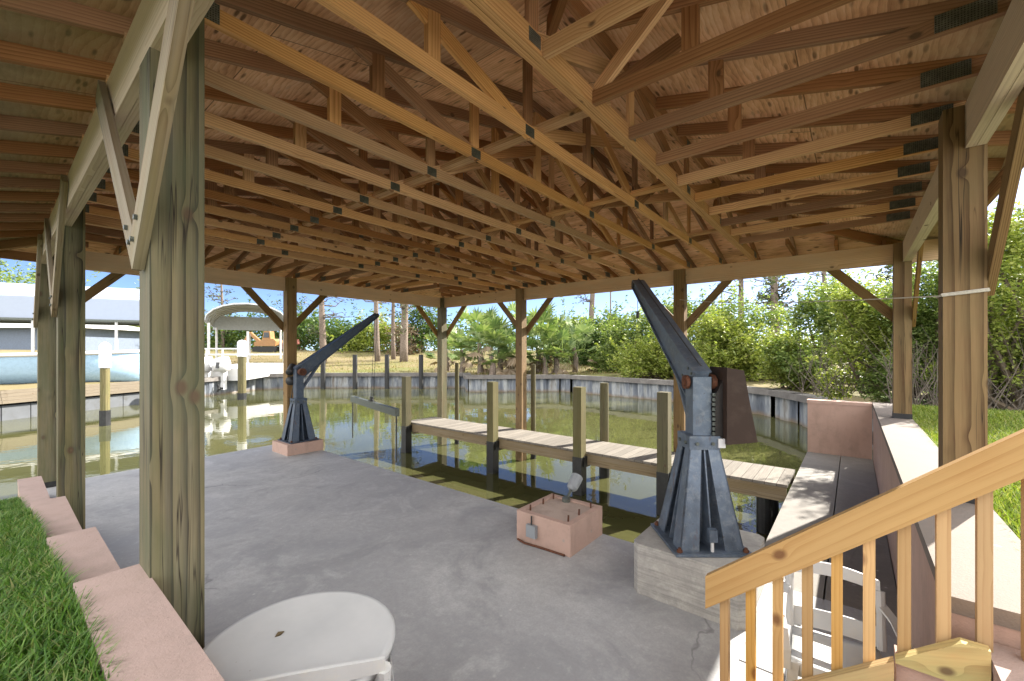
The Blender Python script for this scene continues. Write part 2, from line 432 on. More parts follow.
M['needle'] = mat_leaf('pine_needle', [(.04, .055, .025), (.07, .09, .04), (.12, .13, .07)], .2)
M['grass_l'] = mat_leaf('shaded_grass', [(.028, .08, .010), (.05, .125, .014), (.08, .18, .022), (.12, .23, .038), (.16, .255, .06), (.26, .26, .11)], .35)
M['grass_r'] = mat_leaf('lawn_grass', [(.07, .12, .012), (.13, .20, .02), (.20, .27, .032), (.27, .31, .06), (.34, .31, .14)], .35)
M['dry'] = mat_leaf('dry_grass', [(.17, .13, .05), (.24, .19, .08), (.20, .20, .06), (.13, .16, .04)], .25, .8)
M['litter'] = mat_leaf('twig_tangle', [(.05, .04, .032), (.09, .075, .06), (.14, .12, .10)], .05, .9)

def mat_ground(name, a, b, c, sc_=.25):
    n = NT(name)
    o = n.obj()
    x = n.noise(o, sc_, 5, .65, .5); y = n.noise(o, sc_ * 9, 5, .7)
    col = n.ramp(x, [(.32, a), (.5, b), (.68, c)])
    col = n.mix(n.rng(y, .3, .7, 0, .6), col, n.mix(.6, a, b))
    n.bump(y, .5, .05)
    return n.set(col, .95, spec=.1)
M['bank'] = mat_ground('sandy_bank', (.10, .115, .035), (.17, .135, .075), (.22, .175, .11), .12)
M['soil'] = mat_ground('lawn_soil', (.03, .045, .012), (.045, .07, .014), (.06, .085, .02), 2.)

def mat_seawall():
    n = NT('vinyl_sheet_piling')
    o = n.obj()
    sep = n.n('ShaderNodeSeparateXYZ'); n.l(o, sep.inputs[0])
    h = n.noise(n.vm('MULTIPLY', o, (1.3, 1.3, .25)), 1.6, 4, .65)
    c = n.ramp(h, [(.33, (.06, .07, .09)), (.47, (.125, .14, .165)), (.58, (.27, .28, .285)), (.72, (.11, .09, .07))])
    zz = n.math('ADD', sep.outputs[2], n.math('MULTIPLY', n.math('SUBTRACT', h, .5), .25))
    c = n.mix(n.rng(zz, .95, 1.12, .75, 0), c, (.16, .11, .06))
    c = n.mix(n.rng(zz, .75, .93, 1, 0), c, (.05, .045, .03))
    return n.set(c, .65)
M['piling_sheet'] = mat_seawall()
M['cap'] = mat_concrete('seawall_cap_concrete', (.16, .15, .142), (.10, .09, .085), (.22, .205, .19), 1.5, .6, .85)

def mat_water():
    n = NT('canal_water')
    o = n.obj()
    a = n.noise(n.vm('MULTIPLY', o, (1, 1.6, 1)), 1.3, 3, .5, .4); b = n.noise(o, .22, 3, .5)
    fine = n.noise(o, 6., 2, .5)
    col = n.mix(n.rng(b, .35, .65, 0, 1), (.046, .048, .018), (.070, .070, .028))
    h = n.math('ADD', n.math('MULTIPLY', a, 1.), n.math('MULTIPLY', fine, .06))
    n.bump(h, .065, .05)
    n.b.inputs['IOR'].default_value = 1.33
    return n.set(col, .025, spec=.5)
M['water'] = mat_water()

# ------------------------------------------------------------------ terrain and water
W = [(-26, 12), (.2, 24.5), (4.6, 27.2), (11.1, 31.2), (13.7, 30.4), (21.25, 21.4), (19.2, 19.2), (23.2, 14.8), (23.2, 13.9), (21.8, 5.8), (19.3, 2.4), (18, 1.5), (13.2, -1.2), (10.25, -.55)]
def wdist(u, v):
    best = 1e9
    for (a, b) in zip(W[:-1], W[1:]):
        ax, ay = a; bx, by = b; dx, dy = bx - ax, by - ay
        t = max(0, min(1, ((u - ax) * dx + (v - ay) * dy) / (dx * dx + dy * dy)))
        best = min(best, math.hypot(u - ax - dx * t, v - ay - dy * t))
    return best
def gz(u, v):
    d = wdist(u, v)
    k = max(0, min(1, (v - 2) / 12)); far = 1.75 * k + 1.0 * (1 - k)
    t = min(1, d / 30)
    return .34 + far * (t * t * (3 - 2 * t)) + .1 * math.sin(u * .7) * math.sin(v * .9) * min(1, d / 3)

def water():
    mb = MB(); mb.add([(-120, -60, -.65), (160, -60, -.65), (160, 160, -.65), (-120, 160, -.65)], [(0, 1, 2, 3)])
    struct(obj('canal_water', mb, M['water']))
water()

def bank():
    # land behind the seawall, rings pushed outwards from the wall line
    P = []
    for (a, b) in zip(W[:-1], W[1:]):
        n = max(1, int(math.hypot(b[0] - a[0], b[1] - a[1]) / 1.2))
        P += [(a[0] + (b[0] - a[0]) * i / n, a[1] + (b[1] - a[1]) * i / n) for i in range(n)]
    P.append(W[-1])
    c = (6., 6.)
    offs = [.05, .8, 2, 3.5, 5.5, 8, 11, 15, 20, 27, 36, 50, 80, 160, 400]
    V, F = [], []
    for p in P:
        dx, dy = p[0] - c[0], p[1] - c[1]; L = math.hypot(dx, dy)
        for o in offs:
            u, v = p[0] + dx / L * o, p[1] + dy / L * o
            V.append((u, v, gz(u, v)))
    k = len(offs)
    for i in range(len(P) - 1):
        for j in range(k - 1): F.append((i * k + j, i * k + j + 1, (i + 1) * k + j + 1, (i + 1) * k + j))
    struct(npmesh('far_bank_ground', V, F, M['bank'], smooth=True))
bank()

ZT = [(.99, -3., 2.38), (.81, 2.38, 3.67), (.63, 3.67, 5.4), (.27, 5.4, 8.3)]       # lawn wall steps: top, v0, v1
def lawn_z(v):
    pts = [(-30, .945), (2.2, .945), (3.4, .77), (5.1, .585), (6.2, .33), (7.4, .2), (8.6, -.3), (9.2, -.9)]
    for (a, za), (b, zb) in zip(pts[:-1], pts[1:]):
        if v <= b: return za + (zb - za) * max(0, (v - a)) / (b - a)
    return -.9
def lawns():
    us = [-60, -20, -8, -4, -2, -1, -.5, 0, .215]; vs = [-40, -10, -3, 0, 1, 2, 2.5, 3, 3.5, 4, 4.6, 5.2, 6, 6.8, 7.4, 8, 8.6, 9.2]
    V = [(u, v, lawn_z(v)) for u in us for v in vs]; k = len(vs)
    F = [(i * k + j, (i + 1) * k + j, (i + 1) * k + j + 1, i * k + j + 1) for i in range(len(us) - 1) for j in range(k - 1)]
    struct(npmesh('lawn_ground', V, F, M['soil'], smooth=True))
    us = [-40, -10, 0, 1.9, 4, 6, 8, 9.8, 11, 13, 16, 30, 60]; vs = [-60, -20, -8, -5, -3, -2, -1.3, -.63]
    V = [(u, v, .93 - max(0, u - 9.6) * .05) for u in us for v in vs]; k = len(vs)
    F = [(i * k + j, (i + 1) * k + j, (i + 1) * k + j + 1, i * k + j + 1) for i in range(len(us) - 1) for j in range(k - 1)]
    struct(npmesh('side_lawn_ground', V, F, M['soil'], smooth=True))
lawns()

def bounce_slab():
    mb = MB(); mb.box((-9, -14, .5), (1.19, -1.45, .965)); struct(obj('bounce_slab', mb, M['bounce_slab'], bevel=.01))  # unseen pale slab added behind the tripod to bounce light under the roof
bounce_slab()

def blades(name, n, samp, lo, hi, wid, mat, seed, label_kind=True):
    r = np.random.default_rng(seed)
    p = samp(r, n); n = len(p)
    L = r.uniform(lo, hi, n); a = r.uniform(0, 2 * math.pi, n); lean = r.uniform(.1, .9, n) * L
    w = wid * r.uniform(.6, 1.3, n); tw = a + r.uniform(-.7, .7, n) + math.pi / 2
    dx, dy = np.cos(a), np.sin(a); wx, wy = np.cos(tw), np.sin(tw)
    V = np.zeros((n, 6, 3))
    for k, (t, ww) in enumerate(((0, 1.), (.55, .8), (1., .12))):
        h = L * (t - .28 * t * t); o = lean * t ** 1.8
        for s in (0, 1):
            q = (s - .5) * w * ww
            V[:, k * 2 + s, 0] = p[:, 0] + dx * o + wx * q
            V[:, k * 2 + s, 1] = p[:, 1] + dy * o + wy * q
            V[:, k * 2 + s, 2] = p[:, 2] + h
    b = (np.arange(n) * 6)[:, None]
    F = np.concatenate([b + np.array([[0, 1, 3, 2]]), b + np.array([[2, 3, 5, 4]])])
    o = npmesh(name, V.reshape(-1, 3), F, mat)
    o['kind'] = 'stuff'
    return o
LZ = np.vectorize(lawn_z)
def s_left(r, n):
    u = .195 - r.uniform(0, 1, n) ** 1.6 * .9; v = .7 + 7.6 * r.uniform(0, 1, n) ** 1.7
    return np.stack([u, v, LZ(v) - .004], 1)
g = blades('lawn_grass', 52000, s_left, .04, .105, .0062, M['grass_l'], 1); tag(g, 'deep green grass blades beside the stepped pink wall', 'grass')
def s_right(r, n):
    u = 1.6 + 9.0 * r.uniform(0, 1, n) ** 1.15; v = -.645 - 4.2 * r.uniform(0, 1, n) ** 1.5
    return np.stack([u, v, .925 - np.maximum(0, u - 9.6) * .05], 1)
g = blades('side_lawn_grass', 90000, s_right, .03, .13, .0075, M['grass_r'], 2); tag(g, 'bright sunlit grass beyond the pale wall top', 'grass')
def s_bank(r, n):
    t = r.uniform(0, 1, n); x = r.uniform(190, 640, n); d = 28.5 + 34 * t ** 1.3
    X = (x - 512) * d / 421; u = X * SN + d * CS; v = -X * CS + d * SN
    z = np.array([gz(a, b) for a, b in zip(u, v)]); k = np.array([wdist(a, b) for a, b in zip(u, v)]) > .5
    inside = np.array([inpoly(a, b) for a, b in zip(u, v)])
    k &= ~inside
    return np.stack([u, v, z], 1)[k]
def inpoly(x, y):
    P = W + [(0, -10), (-26, -10)]
    c = False
    for (a, b), (e, f) in zip(P, P[1:] + P[:1]):
        if (b > y) != (f > y) and x < (e - a) * (y - b) / (f - b) + a: c = not c
    return c
g = blades('bank_grass', 15000, s_bank, .08, .3, .035, M['dry'], 3); tag(g, 'dry straw and green grass on the far sandy bank', 'grass')

# ------------------------------------------------------------------ slab, walkway and stuccoed walls
def slab():
    mb = MB()
    mb.prism([(.401, -.268, -1.6), (4.015, -.268, -1.6), (4.015, .678, -1.6), (4.015, 9.3, -1.6), (.401, 8.95, -1.6)], (0, 0, 1.6))
    struct(obj('concrete_slab', mb, M['slab'], bevel=.008))
    mb = MB(); mb.box((4.019, -.268, -1.6), (9.77, .17, .004)); mb.box((4.019, .182, -1.6), (9.77, .68, .003))
    struct(obj('concrete_walkway', mb, M['walk'], bevel=.006))
    mb = MB(); mb.box((2.9, -.262, -.2), (4.012, .17, .006)); mb.box((2.9, .182, -.2), (4.012, .545, .005))
    struct(obj('walkway_end', mb, M['slab'], bevel=.005))
slab()

def lawn_wall():
    t = thing('stepped_retaining_wall', 'pink stuccoed retaining wall stepping down beside the shaded grass', 'wall', (.3, 2.4, 0))
    for i, (z, a, b) in enumerate(ZT):
        mb = MB(); mb.box((.205, a + .003, -.6), (.40, b, z - .05))
        obj('wall_section', mb, M['pink'], t)
        mb = MB(); mb.box((.20, a + .001, z - .05), (.405, b + .005, z))
        obj('cap', mb, M['pink_cap'], t, bevel=.016, seg=3)
lawn_wall()

ZW = .994
def side_wall():
    t = thing('long_retaining_wall', 'long pink retaining wall with a broad sunlit flat top', 'wall', (6, -.45, 0))
    mb = MB(); mb.box((2.245, -.62, -1.2), (9.77, -.275, ZW - .06)); obj('wall_face', mb, M['pink'], t)
    mb = MB(); mb.box((2.238, -.626, ZW - .06), (9.02, -.268, ZW)); mb.box((9.028, -.626, ZW - .06), (9.99, -.268, ZW)); obj('cap', mb, M['sun_dimmed_cap'], t, bevel=.01, seg=2)
    t = thing('end_wall', 'low pink wall closing the walkway above the water', 'wall', (9.85, .2, 0))
    mb = MB(); mb.box((9.775, -.262, -1.2), (9.975, .675, ZW - .06)); obj('wall_face', mb, M['pink'], t)
    mb = MB(); mb.box((9.765, -.264, ZW - .06), (9.985, .685, ZW - .002)); obj('cap', mb, M['pink'], t, bevel=.01, seg=2)
side_wall()

# ------------------------------------------------------------------ the open boathouse
U0, U1, V0, V1 = -.22, 8.66, -.95, 9.65
ZE, PITCH = 3.40, .25
ZB, ZBT = 3.127, 3.40
def rise(u, v): return min(u - U0, U1 - u, v - V0, V1 - v)
def zs(u, v): return ZE + PITCH * rise(u, v)
bh = thing('boathouse', 'open timber boathouse roof of exposed trusses on square posts', 'boathouse', (4.2, 4.2, 0))

def post(u, v, zb, out, mat, boot=True, zbot=None):
    """square post with its top notched on the outer side for the beam; out = outward direction"""
    h = .0925
    p = MB()
    pr = [(-h, zb), (h, zb), (h, ZB), (.0, ZB), (.0, 3.39), (-h, 3.39)]
    ou, ov = out
    if ou: poly = [(u + ou * a, v - h, z) for a, z in pr]; vec = (0, 2 * h, 0)
    else: poly = [(u - h, v + ov * a, z) for a, z in pr]; vec = (2 * h, 0, 0)
    p.prism(poly, vec, axis=(0, 0, 1))
    o = obj('post', p, mat, bh, bevel=.006)
    if boot:
        b = MB(); hb = h + .004; b.box((u - hb, v - hb, zb - .01), (u + hb, v + hb, zb + boot)); obj('post_boot', b, M['black'], o)
    return o
PL = [(.49, 2.29), (.49, 6.03), (.49, 8.85)]
PR = [(3.78, -.5225), (7.87, -.5225)]
PF = [(7.87, 2.44), (7.87, 6.1), (7.87, 8.88)]
PB = [(3.79, 8.85)]
for u, v in PL: post(u, v, 0, (-1, 0), M['post_green'], .08)
for i, (u, v) in enumerate(PR): post(u, v, ZW, (0, -1) if i == 0 else (1, 0), M['post_brown'], .07)
for u, v in PF: post(u, v, -1.6, (1, 0), M['post_brown'] if v < 8 else M['post_green'], 0)
for u, v in PB: post(u, v, 0, (0, 1), M['post_brown'], .05)

def beams():
    m = MB(); m.box((.40, -.9, ZB), (.4425, 9.02, ZBT)); m.box((.4445, -.9, ZB + .001), (.4885, 9.02, ZBT - .002)); obj('eave_beam', m, M['beam_grey'], bh, bevel=.004)
    m = MB(); m.box((-.3, -.613, ZB), (7.78, -.571, ZBT)); m.box((-.3, -.569, ZB + .001), (7.78, -.525, ZBT - .002)); obj('eave_beam', m, M['beam_grey'], bh, bevel=.004)
    m = MB(); m.box((7.872, -.9, ZB), (7.915, 8.86, ZBT)); m.box((7.917, -.9, ZB + .001), (7.961, 8.86, ZBT - .002)); obj('eave_beam', m, M['beam'], bh, bevel=.004)
    m = MB(); m.box((.492, 8.852, ZB), (7.96, 8.896, ZBT)); m.box((.492, 8.898, ZB + .001), (7.96, 8.941, ZBT - .002)); obj('eave_beam', m, M['beam'], bh, bevel=.004)
beams()

def brace(u, v, out, along, zlo=2.28, reach=.95, mat='post_brown', w=.038):
    ou, ov = out; au, av = along
    w = .038 if au + av < 0 else .031; off = .0925 + w / 2 + (.002 if au + av < 0 else .0055)
    b = MB()
    p0 = Vector((u + ou * off - au * .03, v + ov * off - av * .03, zlo)); p1 = Vector((u + ou * off + au * reach, v + ov * off + av * reach, ZBT - .06))
    b.bar(p0, p1, w, .125)
    o = obj('knee_brace', b, M[mat], bh, bevel=.003)
    s = MB()
    for t in (.07, .14):
        q = p0.lerp(p1, t); n = Vector((ou, ov, 0))
        s.tube([q + n * (w / 2 - .002), q + n * (w / 2 + .012)], .011, 6)
    obj('bolt', s, M['galv'], o)
for u, v in PL:
    brace(u, v, (-1, 0), (0, -1), mat='brace_old')
    if v < 8: brace(u, v, (-1, 0), (0, 1), mat='brace_old')
for u, v in PR: brace(u, v, (0, -1), (-1, 0))
brace(PR[1][0], PR[1][1], (1, 0), (0, 1))
for u, v in PF:
    brace(u, v, (1, 0), (0, -1), mat='post_brown')
    if v < 8: brace(u, v, (1, 0), (0, 1), mat='post_brown')
brace(PF[2][0], PF[2][1], (0, 1), (-1, 0)); brace(PB[0][0], PB[0][1], (0, 1), (-1, 0)); brace(PB[0][0], PB[0][1], (0, 1), (1, 0)); brace(PL[2][0], PL[2][1], (0, 1), (1, 0))

TC = .089
def chord_pts(v):
    c = min(v - V0, V1 - v); mid = (U0 + U1) / 2
    if c >= mid - U0: return [(U0 + .045, v), (mid, v), (U1 - .045, v)]
    return [(U0 + .045, v), (U0 + c, v), (U1 - c, v), (U1 - .045, v)]
def plate(parent, u, v, z, du, dv, dz):
    p = MB(); p.box((u - du / 2, v - dv / 2, z - dz / 2), (u + du / 2, v + dv / 2, z + dz / 2)); obj('nail_plate', p, M['nail'], parent)
def truss(v, girder=False, mat=None):
    m = MB(); k = .038
    bh_ = .105 if girder else .080
    m.bar((.41, v, ZBT + .003 + bh_ / 2), (7.95, v, ZBT + .003 + bh_ / 2), .038, bh_)
    if girder: m.bar((.41, v + .042, ZBT + .004 + bh_ / 2), (7.95, v + .042, ZBT + .004 + bh_ / 2), .038, bh_)
    pts = chord_pts(v)
    tc = MB()
    for a, b in zip(pts[:-1], pts[1:]):
        za, zb_ = zs(*a) - .0475, zs(*b) - .0475
        tc.bar((a[0], v, za), (b[0], v, zb_), .036, TC)
    t = obj('truss', m, M[mat or R.choice(['truss', 'truss', 'truss_dark'])], bh, bevel=.002)
    obj('top_chord', tc, M['truss_dark'], t, bevel=.002)
    zt = ZBT + .003 + bh_
    mid = (U0 + U1) / 2
    nb = [2.36, mid, 6.08]
    webs = [((2.36, 0), (2.36, 1)), ((6.08, 0), (6.08, 1)), ((mid, 0), (mid, 1)), ((2.36, 0), (mid - .1, 1)), ((6.08, 0), (mid + .1, 1)), ((2.36, 0), (1.35, 1)), ((6.08, 0), (7.1, 1)), ((3.2, 0), (3.2, 1)), ((5.15, 0), (5.15, 1)), ((mid, 0), (3.2, 1)), ((mid, 0), (5.15, 1)), ((1.5, 0), (1.5, 1))]
    if girder: webs = [((u, 0), (u, 1)) for u in (1.7, 2.9, mid, 5.5, 6.7)] + [((1.7, 0), (2.9, 1)), ((mid, 0), (2.9, 1)), ((mid, 0), (5.5, 1)), ((6.7, 0), (5.5, 1))]
    for wi, ((a, _), (b, _)) in enumerate(webs):
        w = MB(); w.bar((a, v + .001, zt - .05), (b, v + .001, zs(b, v) - .06), .0245 + .0011 * wi, .089 if abs(a - b) > .05 else .085, up=(1, 0, .001) if abs(a - b) < .05 else (0, 0, 1))
        obj('web', w, M[R.choice(['truss_dark', 'truss'])], t)
    joints = set((a, 0) for (a, _), _ in webs) | set((b, 1) for _, (b, _) in webs)
    for ji, (u, top) in enumerate(sorted(joints)):
        if u in (1.5, 3.2, 5.15, 1.35, 7.1) or (top and u != mid): continue
        z = zt - .045 if not top else zs(u, v) - .055
        plate(t, u, v, z, .10 if not top else .09, .0405 + .0006 * ji, .07)
    for u in (.56, 7.78): plate(t, u, v, zt - .03, .2, .0425, .09)
    return t
NTR = 12
vs_ = [1.25 + .52 * i for i in range(NTR)]
for i, v in enumerate(vs_): truss(v, i in (0, NTR - 1), 'truss' if i < 4 else None)
VG0, VG1 = vs_[0], vs_[-1]
def jack(u, side):
    """short truss along v from the end girder out over the eave beam"""
    m = MB(); top = MB()
    if side < 0:
        a, b, e = -.60, VG0 - .022, V0 + .045; hip = min(VG0 - .02, V0 + min(u - U0, U1 - u))
    else:
        a, b, e = 8.93, VG1 + .066, V1 - .045; hip = max(VG1 + .066, V1 - min(u - U0, U1 - u))
    m.bar((u, a, ZBT + .049), (u, b, ZBT + .044), .038, .080)
    t = obj('jack_truss', m, M[R.choice(['truss', 'truss_dark'])], bh, bevel=.002)
    top.bar((u, e, zs(u, e) - .0475), (u, hip, zs(u, hip) - .0475), .036, TC); obj('top_chord', top, M['truss_dark'], t, bevel=.002)
    plate(t, u, -.40 if side < 0 else 8.72, ZBT + .055, .0425, .2, .085)
    vm = (a + b) / 2 + (.35 if side < 0 else -.35)
    if rise(u, vm) * PITCH > .2:
        w = MB(); w.bar((u + .001, vm, ZBT + .06), (u + .001, vm, zs(u, vm) - .05), .085, .033, up=(1, 0, 0)); obj('web', w, M['truss_dark'], t)
for k in range(-3, 9):
    u = 2.31 + .53 * k
    if u > .75: jack(u, -1); jack(u, 1)
def corner_jack(v, right):
    e, a = (U1 - .045, 7.95) if right else (U0 + .045, .41)
    c = min(v - V0, V1 - v)
    hip = U1 - c if right else U0 + c
    m = MB(); m.bar((a, v, ZBT + .049), (hip, v, ZBT + .044), .038, .080); t = obj('jack_truss', m, M['truss_dark'], bh, bevel=.002)
    top = MB(); top.bar((e, v, zs(e, v) - .0475), (hip, v, zs(hip, v) - .0475), .036, TC); obj('top_chord', top, M['truss_dark'], t, bevel=.002)
for v in (.72, .19, -.34):
    corner_jack(v, True); corner_jack(v, False)
for v in (7.5, 8.03, 8.56):
    corner_jack(v, True); corner_jack(v, False)
def hips():
    for (u, v, du, dv) in ((U1, V0, -1, 1), (U1, V1, -1, -1), (U0, V1, 1, -1), (U0, V0, 1, 1)):
        L = 2.43
        m = MB(); p0 = (u + du * .06, v + dv * .06, zs(u + du * .06, v + dv * .06) - .075); p1 = (u + du * L, v + dv * L, zs(u + du * L, v + dv * L) - .075)
        m.bar(p0, p1, .05, .115); obj('hip_rafter', m, M['truss_dark'], bh, bevel=.002)
    for u in (2.5, 4.12, 6.05):
        m = MB(); m.bar((u, VG0 - .02, ZBT + .1135), (u, VG1 + .05, ZBT + .1135), .086, .036); obj('lateral_brace', m, M['truss'], bh, bevel=.002)
    m = MB(); m.bar((4.62, VG0 + .06, ZBT + .15), (4.62, VG1 - .06, zs(4.62, 4) - .2), .038, .086); obj('lateral_brace', m, M['truss'], bh)
hips()
m = MB(); m.bar((2.33, 1.215, 3.50), (2.16, .70, zs(2.16, .7) - .07), .036, .085); obj('strut', m, M['truss'], bh, bevel=.002)
m = MB(); m.bar((2.43, 1.215, 3.52), (2.60, .80, zs(2.6, .8) - .07), .036, .085); obj('strut', m, M['truss_dark'], bh, bevel=.002)
def roof():
    mid = (U0 + U1) / 2; hw = mid - U0
    A, B, Cc, D = (U0, V0), (U1, V0), (U1, V1), (U0, V1); P, Q = (mid, V0 + hw), (mid, V1 - hw)
    faces = [[A, B, P], [B, Cc, Q, P], [Cc, D, Q], [D, A, P, Q]]
    def z(p): return ZE + PITCH * min(p[0] - U0, U1 - p[0], p[1] - V0, V1 - p[1])
    me = bpy.data.meshes.new('roof_sheathing'); bm = bmesh.new(); uvl = bm.loops.layers.uv.new('UVMap')
    for i, f in enumerate(faces):
        for dz, flip in ((0, True), (.016, False)):
            vv = [bm.verts.new((p[0], p[1], z(p) + dz)) for p in (f[::-1] if flip else f)]
            fc = bm.faces.new(vv)
            for lp in fc.loops:
                x, y = lp.vert.co.x, lp.vert.co.y
                lp[uvl].uv = ((x + 3.1, y - V0) if i in (0, 2) else (y + 2.3, (x - U0)))
    bm.to_mesh(me); bm.free(); me.materials.append(M['ply'])
    link(bpy.data.objects.new('roof_sheathing', me), bh, Vector((0, 0, 0)))
    m = MB()
    for f in faces: m.prism([(p[0], p[1], z(p) + .018) for p in f], (0, 0, .012))
    obj('roof_shingles', m, M['shingle'], bh)
    m = MB(); t = .036
    m.box((U0 - t, V0 - t, ZE - .13), (U0 - .001, V1 + t, ZE + .012)); m.box((U1 + .001, V0 - t, ZE - .13), (U1 + t, V1 + t, ZE + .012))
    m.box((U0, V0 - t, ZE - .129), (U1, V0 - .001, ZE + .011)); m.box((U0, V1 + .001, ZE - .129), (U1, V1 + t, ZE + .011))
    obj('fascia', m, M['truss_dark'], bh, bevel=.003)
roof()

# ------------------------------------------------------------------ dock
def dock():
    t = thing('dock', 'narrow wooden dock of pale boards between square pilings', 'dock', (7.2, 4.8, -.65))
    m = MB(); m.box((6.76, .69, .062), (7.74, 9.06, .10)); obj('deck', m, M['deck'], t, bevel=.003)
    for u in (6.745, 7.70):
        m = MB(); m.box((u, .70, -.13), (u + .04, 9.05, .059)); obj('rim_joist', m, M['dock'], t, bevel=.003)
    m = MB(); m.box((6.787, 9.0, -.129), (7.698, 9.042, .058)); obj('rim_joist', m, M['dock'], t, bevel=.003)
    k = 0
    for v in (8.86, 5.92, 3.83, 2.31): 
        for u, zt in ((6.655, 1.27),):
            m = MB(); m.box((u - .085, v - .085, -1.7), (u + .085, v + .085, zt)); p = obj('piling', m, M['pile'], t, bevel=.01)
            m = MB(); m.box((u - .092, v - .092, -1.6), (u + .092, v + .092, .02)); obj('sleeve', m, M['black'], p, bevel=.008)
            m = MB(); m.box((u - .02, v - .11, -.15), (u + .105, v - .093, .03)); obj('bracket', m, M['black'], p)
    for u, v, zt in ((7.87, 3.95, 1.27), (8.12, 8.55, 1.6), (8.15, 5.95, 1.6)):
        m = MB(); m.tube([(u, v, -1.7), (u, v, zt)], [.1, .085] if zt < 1.4 else .058, 12); p = obj('piling', m, M['pile'], t)
        m = MB(); m.tube([(u, v, -1.65), (u, v, -.1)], .104 if zt < 1.4 else .064, 12); obj('sleeve', m, M['black'], p)
    for u, v in ((6.9, .98), (7.55, .98)):
        m = MB(); m.tube([(u, v, -1.7), (u, v, .055)], .10, 14); obj('piling', m, M['black'], t)
    for v in (2.31, 3.83, 5.92, 8.8):
        m = MB(); m.box((6.79, v - .05, -.2), (7.69, v + .0, .05)); obj('cross_joist', m, M['dock'], t)
dock()

